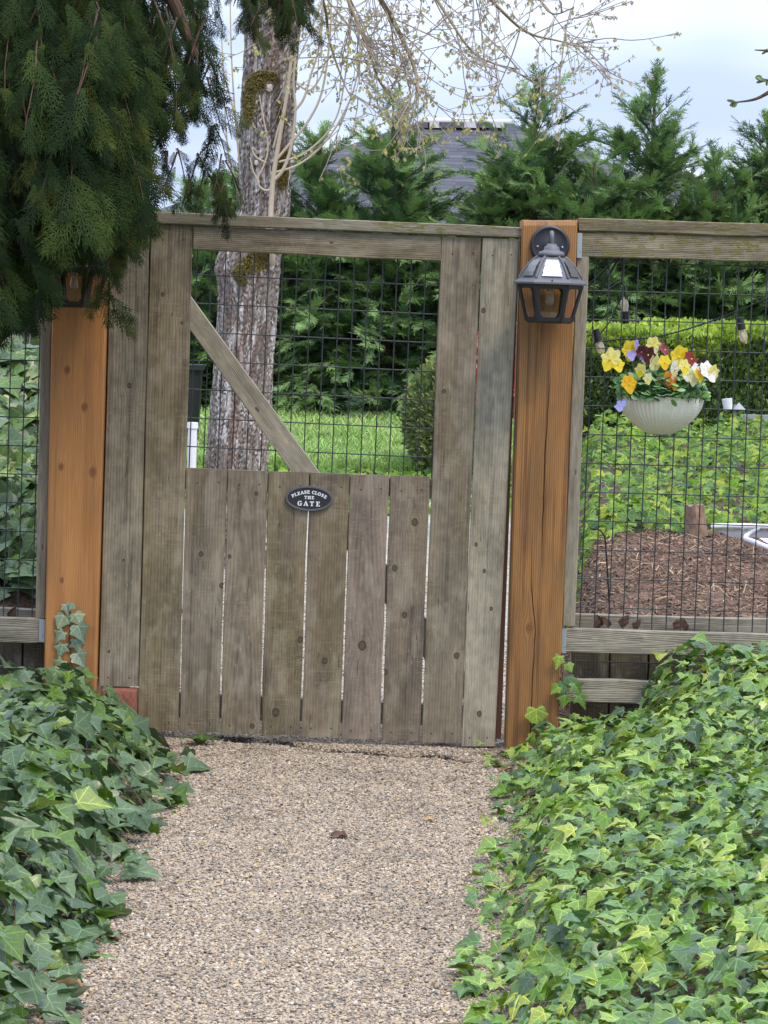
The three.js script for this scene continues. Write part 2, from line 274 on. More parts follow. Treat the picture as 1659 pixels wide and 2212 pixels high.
function postGeo(q, z, depth, lane, checks) {          // checks: [ [v, u, width m], ... ] polylines along the face
  const rows = 90, gb = new GB(), tl = pp(q[0], z), tr = pp(q[1], z), br = pp(q[2], z), bl = pp(q[3], z), c = 0.006, H = tl.y - bl.y;
  const grid = [];
  for (let i = 0; i <= rows; i++) {
    const t = i / rows, L = bl.clone().lerp(tl, t), R = br.clone().lerp(tr, t), w = L.distanceTo(R);
    const cols = [[c, 0]], top = i === rows ? c : 0;
    for (const ch of checks) {
      const u = pl(ch.map((e) => [e[0], e[1]]), t) * w + 0.0012 * (vn(t * 60, 3, ch.length + ch[0][1] * 99) - 0.5) * 2, hw = pl(ch.map((e) => [e[0], e[2]]), t) / 2;
      cols.push([u - hw - 0.0004, 0], [u, hw > 1e-5 ? -Math.min(0.02, hw * 9) : 0], [u + hw + 0.0004, 0]);
    }
    cols.push([w - c, 0]); cols.unshift([0, -depth], [0, -c]); cols.push([w, -c], [w, -depth]);
    const ac = R.clone().sub(L).normalize();
    grid.push(cols.map(([u, d]) => ({ p: L.clone().addScaledVector(ac, u).add(V(0, -top * (d === 0 ? 1 : 0.2), d - (d === 0 ? top : 0))), u: (lane * 256 + 3 + 250 * (d < -0.1 ? (u > 0.05 ? 0.6 : 0.4) : u / w)) / 512 })));
  }
  const m = grid[0].length, v = (i) => Math.min(0.998, H * i / rows / 2 + 0.002);
  for (let i = 0; i < rows; i++) for (let k = 0; k < m; k++) {
    const j = (k + 1) % m, A = grid[i][k], B = grid[i][j], C = grid[i + 1][j], D = grid[i + 1][k]; gb.quad(A.p, B.p, C.p, D.p, [A.u, v(i)], [B.u, v(i)], [C.u, v(i + 1)], [D.u, v(i + 1)]);
  }
  const topRow = grid[rows], cen = topRow[1].p.clone().lerp(topRow[m - 2].p, 0.5).add(V(0, 0.001, -depth / 2));
  for (let k = 0; k < m; k++) { const A = topRow[k], B = topRow[(k + 1) % m]; gb.tri(A.p, B.p, cen, [A.u, 0.5], [B.u, 0.5], [(lane * 256 + 128) / 512, 0.52]); }
  return gb.build();
}
const POST_R = [[1128, 474], [1248, 474], [1204, 1640], [1092, 1640]], POST_L = [[117, 438], [236, 441], [204, 1600], [92, 1600]];
single('lantern_post', postGeo(POST_R, 0.04, 0.185, 1, [[[0.02, 0.46, 0.002], [0.109, 0.47, 0.0026], [0.176, 0.475, 0.0028], [0.241, 0.49, 0.0024], [0.324, 0.386, 0.0024], [0.39, 0.37, 0.001], [0.42, 0.37, 0], [1, 0.37, 0]],
   [[0, 0.52, 0], [0.36, 0.51, 0], [0.4, 0.5, 0.002], [0.449, 0.5, 0.0032], [0.549, 0.5, 0.003], [0.635, 0.52, 0.0022], [0.695, 0.54, 0.001], [0.71, 0.55, 0], [1, 0.55, 0]].map(([v, u, w]) => [v, u + 0.06, w])]), cedar,
  'orange brown stained square post with long drying cracks, in full view', 'post');
single('lantern_post', postGeo(POST_L, 0.04, 0.185, 0, []), cedar, 'smooth orange stained square post whose upper half hides behind hanging cypress', 'post');
// ------------------------------------------------------------------ mesh fences either side of the posts
const galv = std({ color: lin(0.42, 0.46, 0.48), metalness: 0.75, roughness: 0.48 });
const screwMat = std({ color: lin(0.3, 0.28, 0.2), metalness: 0.8, roughness: 0.4 });
function bracket(fence, q) {
  const b = part('bracket', (() => { const g = new GB(), z = 0.0095, [tl, tr, br, bl] = q.map((p) => pp(p, z)), bk = q.map((p) => pp(p, -0.03)); g.quad(bl, br, tr, tl, [0, 0], [1, 0], [1, 1], [0, 1]); for (let i = 0; i < 4; i++) { const j = (i + 1) % 4, f = [tl, tr, br, bl]; g.quad(f[i], f[j], bk[j], bk[i], [0, 0], [1, 0], [1, 1], [0, 1]); } return g.build(); })(), galv, fence);
  const s = P((q[1][0] + q[0][0]) / 2 + 1, q[2][1] - 14, 0.0095), h = new THREE.SphereGeometry(0.0028, 8, 6); h.scale(1, 1, 0.5); h.translate(s.x, s.y, s.z); part('screw', h, screwMat, b);
}
const fenceR = thing('mesh_fence', 'wire mesh fence panel with mossy top rails, pansy basket hanging on it', 'fence');
part('cap_rail', level([[1249.5, 470.5], [1760, 486], [1760, 513.5], [1251, 499]], 0.006, 0.13, 'mossy_rail', { rows: 24, wob: 0.002 }), woodMat, fenceR);
part('top_rail', level([[1249.5, 502], [1760, 516.5], [1760, 568], [1250, 555]], -0.003, 0.038, 'mossy_rail', { uv0: 0.9, rows: 24 }), woodMat, fenceR);
part('batten', upright([[1247, 553], [1273, 554], [1241.5, 1352], [1215, 1351]], -0.0035, 0.034, 'brace', { seed: 9 }), woodMat, fenceR);
part('bottom_rail', level([[1222, 1357.5], [1760, 1374], [1760, 1425], [1221, 1408.5]], 0.004, 0.038, 'rail', { rows: 20, wob: 0.002 }), woodMat, fenceR);
part('lower_rail', level([[1221, 1466], [1700, 1481], [1700, 1531], [1220, 1516]], 0.004, 0.038, 'rail', { uv0: 0.8, seed: 8 }), woodMat, fenceR);
bracket(fenceR, [[1247.5, 503], [1258, 503.4], [1256.5, 557.5], [1246, 557]]);
bracket(fenceR, [[1213.5, 1358], [1224, 1358.5], [1222.5, 1411], [1212.5, 1410]]);
bracket(fenceR, [[1211, 1474], [1223, 1474.5], [1221.5, 1519], [1210, 1518]]);
{
  const z = -0.045;
  for (let i = 0; i < 13; i++) { const y = 564 + 62.2 * i; part('wire', wire(P(1230, y, z), P(1740, y + 14.9, z)), vinyl, fenceR); }
  part('wire', wire(P(1215, 1427, z), P(1740, 1442, z)), vinyl, fenceR);
  for (let k = -1; k < 16; k++) { const x0 = 1287 + 31 * k, x1 = x0 - 35; part('wire', wire(P(x0, 545 + (x0 - 1280) * 0.03, z + 0.004), P(x1, 1365 + k, z + 0.004)), vinyl, fenceR); }
}
const fenceL = thing('mesh_fence', 'wire mesh fence panel backed by dark ivy under the cypress', 'fence');
part('cap_rail', level([[-120, 430], [118, 437], [117, 463], [-120, 456]], 0.006, 0.13, 'mossy_rail', { wob: 0.002 }), woodMat, fenceL);
part('top_rail', level([[-120, 459], [118, 466], [116, 517], [-120, 510]], -0.003, 0.038, 'mossy_rail', { uv0: 0.9 }), woodMat, fenceL);
part('batten', upright([[91, 515], [116, 516], [96.8, 1335], [75.8, 1334.5]], -0.0035, 0.034, 'brace', { seed: 4, uv0: 0.3 }), woodMat, fenceL);
part('bottom_rail', level([[-120, 1331], [94, 1337], [93, 1389.5], [-120, 1383]], 0.004, 0.038, 'rail', { uv0: 0.5, seed: 6 }), woodMat, fenceL);
bracket(fenceL, [[85, 1337.5], [97, 1338], [96, 1388], [84, 1385]]);
{
  const z = -0.045;
  for (let i = 0; i < 13; i++) { const y = 530 + 61.6 * i; part('wire', wire(P(-120, y - 4, z), P(90, y + 3.2, z)), vinyl, fenceL); }
  for (let k = -3; k < 3; k++) { const x0 = 31 + 30.8 * k, x1 = x0 - 24; part('wire', wire(P(x0, 512, z + 0.004), P(x1, 1345, z + 0.004)), vinyl, fenceL); }
}
// timber edging that holds back the beds behind the fences
function retaining(label, x0, x1, topL, topR) {
  const t = thing('retaining_wall', label, 'retaining wall');
  part('top_board', level([[x0, topL], [x1, topR], [x1, topR + 34], [x0, topL + 34]], -0.16, 0.04, 'rail', { uv0: 0.3, rows: 20, wob: 0.003 }), woodMat, t);
  for (let x = x0, k = 0; x < x1; x += 84, k++) { const y = mix(topL, topR, (x - x0) / (x1 - x0)) + 36; part('plank', upright([[x, y], [x + 80, y + 2], [x + 74, y + 310], [x - 6, y + 310]], -0.12, 0.02, 'dark_board', { uv0: 0.05 + 0.3 * hash(k, 3, 2), seed: k, rows: 4 }), woodMat, t); }
}
retaining('low dark timber retaining wall under the mulch bed', 1236, 1800, 1326.5, 1342);
retaining('low dark timber retaining wall holding the shaded ivy bank', -200, 90, 1308, 1317);

// ------------------------------------------------------------------ oval sign
{
  const c = P(668, 1076.5, 0.0), t = thing('gate_sign', 'small black oval sign with white lettering screwed to the gate', 'sign', V(c.x, c.y, 0.001)); t.rotation.z = -0.5 * RAD;
  const black = phy({ color: lin(0.012, 0.013, 0.016), roughness: 0.45, clearcoat: 0.4, clearcoatRoughness: 0.3 }), grey = std({ color: lin(0.1, 0.1, 0.105), roughness: 0.5 }), white = std({ color: lin(0.8, 0.82, 0.84), roughness: 0.55 });
  const el = (a, b) => { const s = new THREE.Shape(); s.absellipse(0, 0, a, b, 0, Math.PI * 2); return s; }, a = 51 / 606, b = 27 / 606;
  part('plate', new THREE.ExtrudeGeometry(el(a - 0.003, b - 0.003), { depth: 0.008, bevelSize: 0.001, bevelThickness: 0.001, bevelSegments: 1, curveSegments: 40 }), black, t);
  const ringS = el(a, b); ringS.holes.push(new THREE.Path().absellipse(0, 0, a - 0.0052, b - 0.0052, 0, Math.PI * 2)); part('rim', new THREE.ExtrudeGeometry(ringS, { depth: 0.0105, bevelSize: 0.0012, bevelThickness: 0.0015, bevelSegments: 2, curveSegments: 40 }), grey, t);
  const font = await new FontLoader().loadAsync('fonts/droid/droid_serif_bold.typeface.json');
  const letter = (ch, size, x, y, rot) => { const g = new TextGeometry(ch, { font, size, depth: 0.003, curveSegments: 4, bevelEnabled: true, bevelSize: 0.00035, bevelThickness: 0.0003, bevelSegments: 1 }); g.computeBoundingBox(); g.translate(-(g.boundingBox.max.x + g.boundingBox.min.x) / 2, -size / 2, 0.0082); const m = part('letter', g, white, t); m.position.set(x, y, 0); m.rotation.z = rot; };
  const word = 'PLEASE CLOSE', wd = [8, 8, 9, 10, 8, 9, 5, 9, 8, 10, 8, 9], tot = wd.reduce((p, q) => p + q); let acc = 0;
  for (let i = 0; i < word.length; i++) { const u = (acc + wd[i] / 2) / tot; acc += wd[i]; if (word[i] === ' ') continue; const s = (u - 0.5) * 2, x = s * 0.064, y = 0.0235 - 0.0185 * s * s; letter(word[i], 0.0112, x, y, -Math.atan(2 * 0.0185 * s / 0.064) * 0.9); }
  ['T', 'H', 'E'].forEach((ch, i) => letter(ch, 0.0108, -0.0125 + i * 0.0128, 0.0035, 0));
  ['G', 'A', 'T', 'E'].forEach((ch, i) => letter(ch, 0.0165, -0.033 + i * 0.0218, -0.0185, 0));
}

// ------------------------------------------------------------------ carriage lanterns
const lampBlack = phy({ color: lin(0.02, 0.021, 0.024), roughness: 0.42, clearcoat: 0.25, clearcoatRoughness: 0.4 }), lampGrey = std({ color: lin(0.13, 0.13, 0.14), roughness: 0.55, metalness: 0.2 });  // black for frame and plate, lighter grey for arm, finial, roof and ribs
const lampGlass = phy({ color: lin(0.93, 0.88, 0.84), transmission: 1, roughness: 0.06, thickness: 0, ior: 1.45, side: THREE.DoubleSide });
const solar = phy({ color: lin(0.62, 0.66, 0.78), metalness: 0.55, roughness: 0.16 }), solarNoSky = phy({ color: lin(0.12, 0.125, 0.125), metalness: 0.2, roughness: 0.3, clearcoat: 0.4 });  // sky reflection put into the pale front panel's colour; other panels toned dark
function lantern(px, py, label) {
  const c = P(px, py, 0.041), t = thing('wall_lantern', label, 'lantern', c);
  const R = (r, k, y, cz = 0.132) => V(Math.cos(k * Math.PI / 3) * r, y, cz + Math.sin(k * Math.PI / 3) * r);
  const disc = new THREE.LatheGeometry([[0, 0.02], [0.02, 0.02], [0.024, 0.014], [0.056, 0.013], [0.06, 0.019], [0.067, 0.018], [0.071, 0.01], [0.071, 0]].map((p) => new THREE.Vector2(p[0], p[1])), 40); disc.rotateX(Math.PI / 2); part('back_plate', disc, lampBlack, t);
  for (const s of [-1, 1]) { const g = new THREE.SphereGeometry(0.004, 10, 6); g.scale(1, 1, 0.6); g.translate(s * 0.044, -0.006, 0.015); part('screw', g, galv, t); }
  part('arm', tube([V(0, -0.004, 0.016), V(0, -0.002, 0.045), V(0, 0.016, 0.065), V(0, 0.037, 0.088), V(0, 0.042, 0.11), V(0, 0.03, 0.13), V(0, 0.0, 0.132)], (u) => 0.0085 - 0.001 * u, 10, 30), lampGrey, t);
  const hub = new THREE.LatheGeometry([[0.0, 0.004], [0.016, 0.002], [0.018, -0.004], [0.026, -0.009], [0.028, -0.018], [0.03, -0.022], [0.044, -0.026], [0.047, -0.036], [0.045, -0.044], [0.03, -0.046]].map((p) => new THREE.Vector2(p[0], p[1])).reverse(), 24); hub.translate(0, 0, 0.132); part('finial', hub, lampGrey, t);
  // six-sided swept roof with ribs and panels
  const prof = [[0.047, -0.044], [0.062, -0.055], [0.082, -0.076], [0.099, -0.1], [0.111, -0.12], [0.13, -0.134], [0.13, -0.14], [0.112, -0.142]], gb = new GB();
  for (let i = 0; i < prof.length - 1; i++) for (let k = 0; k < 6; k++) gb.quad(R(prof[i + 1][0], k, prof[i + 1][1]), R(prof[i][0], k, prof[i][1]), R(prof[i][0], k + 1, prof[i][1]), R(prof[i + 1][0], k + 1, prof[i + 1][1]), [0, 0], [0, 1], [1, 1], [1, 0]);
  const roof = part('roof', gb.build(), lampGrey, t);
  for (let k = 0; k < 6; k++) {
    const g = new GB(), rows = [[0.066, -0.0575], [0.084, -0.0765], [0.101, -0.1], [0.1095, -0.115]], off = V(Math.cos((k + 0.5) * Math.PI / 3), 0.75, Math.sin((k + 0.5) * Math.PI / 3)).multiplyScalar(0.0035);
    for (let i = 0; i < 3; i++) { const q = (r, f) => R(r[0], k, r[1]).lerp(R(r[0], k + 1, r[1]), f).add(off); g.quad(q(rows[i + 1], 0.17), q(rows[i], 0.2), q(rows[i], 0.8), q(rows[i + 1], 0.83), [0, 0], [0, 1], [1, 1], [1, 0]); }
    part('solar_panel', g.build(), k === 1 ? solar : solarNoSky, roof);
    part('rib', tube([0, 1, 2, 3, 4].map((i) => R(prof[i][0] + 0.001, k, prof[i][1] + 0.001)), 0.0045, 6), lampGrey, roof);
  }
  { const g = new THREE.SphereGeometry(0.003, 8, 6); g.translate(0, -0.127, 0.132 + 0.109); part('screw', g, lampBlack, roof); }
  const T = [0.112, -0.142], B = [0.079, -0.27];
  for (let k = 0; k < 6; k++) {
    part('corner_bar', tube([R(T[0], k, T[1]), R(B[0], k, B[1])], 0.0065, 6), lampBlack, t);
    const g = new GB(), e = (r, f, kk = k) => R(r[0], kk, r[1]).lerp(R(r[0], kk + 1, r[1]), f), at2 = (v, f) => e([mix(T[0], B[0], v), mix(T[1], B[1], v)], f);
    const fr = new GB(), inn = [[0.1, 0.18], [0.18, 0.1], [0.82, 0.1], [0.9, 0.18], [0.9, 0.8], [0.8, 0.89], [0.2, 0.89], [0.1, 0.8]], o = [[0, 0.1], [0.1, 0], [0.9, 0], [1, 0.1], [1, 0.9], [0.9, 1], [0.1, 1], [0, 0.9]];
    const nrm = V(Math.cos((k + 0.5) * Math.PI / 3), 0, Math.sin((k + 0.5) * Math.PI / 3)).multiplyScalar(0.003);
    for (const d of [0, 1]) for (let i = 0; i < 8; i++) { const j = (i + 1) % 8, a = at2(o[i][1], o[i][0]), b2 = at2(o[j][1], o[j][0]), c2 = at2(inn[j][1], inn[j][0]), d2 = at2(inn[i][1], inn[i][0]); const q = [a, b2, c2, d2]; if (d) q.forEach((v) => v.add(nrm)); fr.quad(...q, [0, 0], [0, 0], [0, 0], [0, 0]); }
    part('pane_frame', fr.build(), lampBlack, t);
    g.quad(at2(0.08, 0.06), at2(0.92, 0.06), at2(0.92, 0.94), at2(0.08, 0.94), [0, 0], [0, 1], [1, 1], [1, 0]); part('pane', g.build(), lampGlass, t);
  }
  const base = new GB(); for (let k = 0; k < 6; k++) { const a = R(0.083, k, -0.262), b = R(0.083, k + 1, -0.262), a2 = R(0.076, k, -0.277), b2 = R(0.076, k + 1, -0.277), cc = V(0, -0.277, 0.132); base.quad(a2, a, b, b2, [0, 0], [0, 0], [0, 0], [0, 0]); base.tri(a2, b2, cc); base.tri(a, b, V(0, -0.266, 0.132)); } part('base_ring', base.build(), lampBlack, t);
  const bulb = new THREE.LatheGeometry([[0.001, -0.215], [0.012, -0.212], [0.016, -0.2], [0.013, -0.18], [0.009, -0.165], [0.009, -0.14]].map((p) => new THREE.Vector2(p[0], p[1])), 14); bulb.translate(0, 0, 0.132); part('bulb', bulb, phy({ color: lin(0.95, 0.95, 0.93), transmission: 0.85, roughness: 0.05, thickness: 0 }), t);
  part('lamp_holder', (() => { const g = new THREE.CylinderGeometry(0.012, 0.014, 0.024, 12); g.translate(0, -0.152, 0.132); return g; })(), std({ color: lin(0.5, 0.48, 0.44), roughness: 0.5 }), t);
}
lantern(1187.5, 530, 'black hexagonal carriage lantern on cracked post with clear panes');
lantern(172, 496, 'black carriage lantern almost hidden behind drooping cypress sprays');
// ------------------------------------------------------------------ the lie of the land
const toZX = (pts) => pts.map(([x, y]) => { const g = G(x, y, 0.02); return [g.z, g.x]; }).sort((a, b) => a[0] - b[0]);
const EDGE_L = toZX([[392, 1585], [385, 1640], [365, 1700], [335, 1760], [312, 1830], [285, 1900], [258, 1960], [240, 2030], [205, 2100], [160, 2170], [140, 2230]]);
const EDGE_R = toZX([[1085, 1600], [1092, 1680], [1088, 1760], [1082, 1850], [1062, 1930], [1048, 2010], [1042, 2100], [1045, 2170], [1055, 2230]]);
const pathL = (z) => pl(EDGE_L, z) - 0.035 * sst(0.1, 0.9, z) - 0.055 * sst(1.2, 3.5, z) + 0.05 * (vn(z * 5, 1, 5) - 0.5), pathR = (z) => pl(EDGE_R, z) + 0.03 * sst(0.3, 1.2, z) - 0.03 * sst(0.5, 0.1, z) + 0.05 * (vn(z * 5, 2, 9) - 0.5);
const hCentre = (z) => 0.55 * sst(-3.5, -13.5, z);
const hBankR = (z) => pl([[-16, 0.75], [-11, 0.84], [-8, 0.8], [-2.5, 0.58], [-0.2, 0.44]], z);
const hBankL = (z) => pl([[-16, 0.55], [-6, 0.6], [-3, 1.2], [-1.5, 1.28], [-0.2, 0.42]], z);
function hGround(x, z) {
  let f = 0.006 * (fbm(x * 2.2, z * 2.2, 3, 8) - 0.5) - 0.026 * Math.exp(-Math.pow((z - rut(x)) / 0.035, 2)) * sst(-0.66, -0.5, x) * sst(0.4, 0.25, x);
  const eL = pathL(z) - x, eR = x - pathR(z);
  if (eL > 0) f += 0.1 * sst(0, 0.5, eL) + 0.05 * (fbm(x * 3, z * 3, 3, 2) - 0.3) * sst(0, 0.3, eL);
  if (eR > 0) f += 0.04 * sst(0, 0.2, eR) + 0.22 * sst(0, 1.4, eR) + 0.05 * (fbm(x * 3, z * 3, 3, 4) - 0.3) * sst(0, 0.3, eR);
  let b = hCentre(z); const w = 0.05 * Math.max(0, -z);
  const r = sst(0.64 + w, 0.8 + w * 1.5, x), l = sst(-1.02, -1.22, x) * sst(-7, -3.5, z);
  b = mix(b, hBankR(z), r); b = mix(b, hBankL(z), l);
  return mix(f, b, sst(-0.125, -0.175, z));
}
const RUT = [[400, 1598], [545, 1603], [615, 1611], [700, 1624], [800, 1631], [950, 1639], [1030, 1650]].map(([x, y]) => { const g = G(x, y); return [g.x, g.z]; });
function rut(x) { return pl(RUT, x) + 0.012 * Math.sin(x * 23); }
function sheet(xs, zs, h, uvs = 1) {
  const pos = [], uv = [], idx = [], nx = xs(0).length, nz = zs.length;
  for (const z of zs) for (const x of xs(z)) { pos.push(x, h(x, z), z); uv.push(x * uvs, z * uvs); }
  for (let j = 0; j < nz - 1; j++) for (let i = 0; i < nx - 1; i++) { const a = j * nx + i, b = a + nx; idx.push(a, b, a + 1, a + 1, b, b + 1); }
  const g = new THREE.BufferGeometry(); g.setAttribute('position', new THREE.Float32BufferAttribute(pos, 3)); g.setAttribute('uv', new THREE.Float32BufferAttribute(uv, 2)); g.setIndex(idx); g.computeVertexNormals(); return g;
}
const range = (a, b, n) => Array.from({ length: n + 1 }, (_, i) => a + (b - a) * i / n);
const soilTex = tex(512, 512, (x, y) => { const n = fbm(x / 30, y / 30, 5, 3), m = worley(x / 9, y / 9, 5); const k = 0.55 + 0.6 * (n - 0.5) + 0.25 * (m[2] - 0.5); return [0.33 * k * 1.6, 0.25 * k * 1.6, 0.19 * k * 1.6]; });
const soilMat = std({ map: soilTex, roughness: 0.95 });
structure('ground', sheet(() => [-400, -120, -40, -15, ...range(-7, -2.6, 12), ...range(-2.5, 2.5, 120), ...range(2.7, 8, 12), 15, 40, 120, 400], [-400, -150, -80, -45, -30, ...range(-22, -3.2, 60), ...range(-3, -0.26, 40), ...range(-0.22, -0.1, 12), ...range(-0.05, 4.6, 90), 6, 9, 14, 30, 80, 200], hGround, 2), soilMat, 'bare brown garden soil between and beneath the planting', 'ground');
// gravel: crushed stone over a sheet of its own fines
const gravelTex = tex(1024, 1024, (x, y) => {
  const wr = (v) => v; const a = worley(wr(x) / 11, y / 11, 5), b = worley(x / 7 + 40, y / 7, 15), k = sst(0.02, 0.2, a[1] - a[0]);
  const pal = [[0.62, 0.54, 0.455], [0.53, 0.47, 0.41], [0.41, 0.365, 0.325], [0.66, 0.56, 0.44], [0.68, 0.61, 0.53], [0.52, 0.43, 0.35]], c = pal[Math.floor(a[2] * 5.999)], d = pal[Math.floor(b[2] * 5.999)];
  return mix3(d.map((v) => v * 0.72), c, k * 0.9);
});
const yardTex = tex(512, 512, (x, y) => { const a = worley(x / 11, y / 11, 25), k = sst(0.02, 0.2, a[1] - a[0]), v = 0.64 + 0.2 * (a[2] - 0.5); return [v * mix(0.88, 1.04, k), v * mix(0.85, 1.0, k), v * mix(0.78, 0.92, k)]; });
const gravelMat = std({ map: gravelTex, roughness: 0.92 });
structure('gravel_path', sheet((z) => range(pathL(z) - 0.22, pathR(z) + 0.22, 40), range(-0.12, 6, 160), (x, z) => hGround(x, z) + 0.006, 1.2), gravelMat, 'pale crushed gravel path leading up to the gate', 'path');
structure('gravel_court', sheet((z) => range(-1.0 - 0.1 * Math.max(0, -z - 1), 0.62 + 0.05 * -z, 30), range(-10.5, -0.13, 60), (x, z) => hGround(x, z) + 0.006, 1.2), std({ map: yardTex, roughness: 0.92 }), 'cream coloured gravel yard behind the gate seen through the plank gaps', 'path');
{
  const R = rng(77), shapes = [0, 1, 2, 3].map((k) => { const g = new THREE.IcosahedronGeometry(1, 0), p = g.attributes.position, m = new Map(); for (let i = 0; i < p.count; i++) { const key = [p.getX(i), p.getY(i), p.getZ(i)].map((v) => v.toFixed(2)).join(); if (!m.has(key)) m.set(key, 0.72 + 0.5 * hash(m.size, k, 9)); const s = m.get(key); p.setXYZ(i, p.getX(i) * s * 1.15, p.getY(i) * s * 0.62, p.getZ(i) * s * 0.9); } g.computeVertexNormals(); return g; });
  const pal = [[0.40, 0.315, 0.225, 34], [0.32, 0.265, 0.205, 26], [0.215, 0.18, 0.145, 15], [0.085, 0.075, 0.065, 8], [0.46, 0.355, 0.235, 16], [0.55, 0.46, 0.36, 8], [0.31, 0.22, 0.155, 5], [0.5, 0.35, 0.14, 1.5]];
  const lists = [[], [], [], []];
  const YARD = [[0.4, 0.36, 0.29, 40], [0.48, 0.43, 0.35, 30], [0.32, 0.28, 0.22, 20], [0.2, 0.175, 0.14, 6]];
  const place = (x, z, r, mixOf = pal) => {
    let k = R() * mixOf.reduce((a, p) => a + p[3], 0), c = mixOf[0]; for (const p of mixOf) { if ((k -= p[3]) < 0) { c = p; break; } } let f = 0.85 + 0.3 * R();
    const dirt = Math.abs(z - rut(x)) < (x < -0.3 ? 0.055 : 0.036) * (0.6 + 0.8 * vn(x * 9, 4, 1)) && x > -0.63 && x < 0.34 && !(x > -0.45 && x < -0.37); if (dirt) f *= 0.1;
    const damp = sst(0.54, 0.68, fbm(x * 7, z * 4.5, 4, 66)); f *= 1 - 0.14 * damp;
    const q = new THREE.Quaternion().setFromEuler(new THREE.Euler((R() - 0.5) * 1.1, R() * 6.28, (R() - 0.5) * 1.1));
    lists[Math.floor(R() * 4)].push({ m: at(V(x, hGround(x, z) + 0.007 + (R() - 0.5) * r * 0.9, z), q, r), c: lin(c[0] * f, c[1] * f, c[2] * f) });
  };
  for (let i = 0; i < 200000; i++) { const z = -0.75 + R() * 5.35, x0 = z < -0.1 ? -0.98 : pathL(z) - 0.12, x1 = z < -0.1 ? 0.6 : pathR(z) + 0.12; if (R() > (x1 - x0) / 1.6) continue; place(mix(x0, x1, R()), z, 0.003 + 0.0026 * Math.pow(R(), 1.6) + (R() < 0.01 ? 0.004 * R() : 0)); }
  for (let i = 0; i < 30000; i++) { const z = -0.75 - R() * 5, x = mix(-1, 0.62, R()); place(x, z, 0.0045 + 0.003 * R(), YARD); }
  const stone = std({ roughness: 0.85 }), gr = new THREE.Group(); gr.name = 'gravel'; gr.userData = { label: 'loose angular grey and tan gravel chips lying on the path', category: 'gravel', kind: 'stuff' }; scene.add(gr);
  lists.forEach((l, k) => { instanced('chips', shapes[k], stone, l, gr).userData.kind = 'stuff'; });
}

// ------------------------------------------------------------------ ivy
const veinTex = (() => {
  const c = document.createElement('canvas'); c.width = c.height = 256; const x = c.getContext('2d'); x.fillStyle = 'rgb(170,172,166)'; x.fillRect(0, 0, 256, 256);
  const R = rng(5); for (let i = 0; i < 900; i++) { const v = 150 + R() * 50; x.fillStyle = `rgba(${v},${v},${v * 0.97},0.5)`; x.fillRect(R() * 256, R() * 256, 3 + R() * 9, 3 + R() * 9); }
  const U = (a, b) => [128 + a * 190, 256 - (b + 0.2) * 190]; x.lineCap = 'round';
  const line = (p, q, w) => { x.lineWidth = w; x.beginPath(); x.moveTo(...U(...p)); x.lineTo(...U(...q)); x.stroke(); };
  x.strokeStyle = 'rgba(255,255,236,0.85)'; line([0, 0], [0, 1.0], 7);
  for (const s of [-1, 1]) { line([0, 0], [s * 0.58, 0.3], 5.5); line([0, 0], [s * 0.38, -0.1], 4.5); line([0, 0.3], [s * 0.24, 0.52], 3.2); line([0, 0.52], [s * 0.14, 0.72], 2.6); line([s * 0.28, 0.145], [s * 0.38, 0.34], 1.6); line([s * 0.28, 0.145], [s * 0.42, 0.1], 1.6); }
  const t = new THREE.CanvasTexture(c); t.colorSpace = THREE.SRGBColorSpace; return t;
})();
function ivyLeaf(seed, broad) {
  const R = rng(seed), j = (v, a = 0.045) => v + (R() - 0.5) * 2 * a;
  const FORM = broad ? [[0.03, -0.03], [0.14, -0.13], [0.3, -0.16], [0.43, -0.08], [0.48, 0.04], [0.45, 0.13], [0.55, 0.24], [0.61, 0.36], [0.5, 0.43], [0.39, 0.5], [0.32, 0.6], [0.22, 0.76], [0.11, 0.92]] : [[0.03, -0.03], [0.12, -0.1], [0.27, -0.15], [0.4, -0.12], [0.36, 0], [0.3, 0.1], [0.42, 0.18], [0.57, 0.3], [0.64, 0.38], [0.5, 0.39], [0.35, 0.43], [0.25, 0.52], [0.2, 0.66], [0.12, 0.86]];
  const half = (s) => { const st = 0.9 + 0.25 * R(), sh = (R() - 0.5) * 0.08; return FORM.map(([x, z], i) => (i ? [j(x * st, 0.022) * s, j(z + sh * x, 0.022)] : [x * s, z])); };
  const tip = [j(0, 0.04), j(1.04, 0.05)], r = half(1), l = half(-1);
  const mid = [[0, 0], [0, 0.2], [0, 0.42], [0, 0.64], [0, 0.86]];
  const pos = [], uv = [], idx = [], fold = -0.05 + R() * 0.5, droop = 0.1 + R() * 0.7, curl = (R() - 0.3) * 0.5, ph = R() * 6;
  const put = (x, z) => { const a = Math.abs(x); pos.push(x * (1 - 0.12 * fold), fold * a * 0.8 - curl * a * a * 2.2 - droop * z * z * 0.45 + 0.02 * Math.sin(z * 7 + x * 9 + ph), z); uv.push(0.5 + x * 0.742, (z + 0.2) * 0.742); return pos.length / 3 - 1; };
  for (const [h, s] of [[r, 1], [l, -1]]) {
    const poly = [...mid, tip, ...h.slice().reverse()], v2 = poly.map((p) => new THREE.Vector2(p[0], p[1])), base = poly.map((p) => put(p[0], p[1]));
    for (const t of THREE.ShapeUtils.triangulateShape(v2, [])) { const [a, b, c] = t.map((k) => base[k]); const A = v2[t[0]], B = v2[t[1]], C = v2[t[2]], cr = (B.x - A.x) * (C.y - A.y) - (B.y - A.y) * (C.x - A.x); cr > 0 ? idx.push(a, c, b) : idx.push(a, b, c); }
  }
  const g = new THREE.BufferGeometry(); g.setAttribute('position', new THREE.Float32BufferAttribute(pos, 3)); g.setAttribute('uv', new THREE.Float32BufferAttribute(uv, 2)); g.setIndex(idx); g.computeVertexNormals(); return g;
}
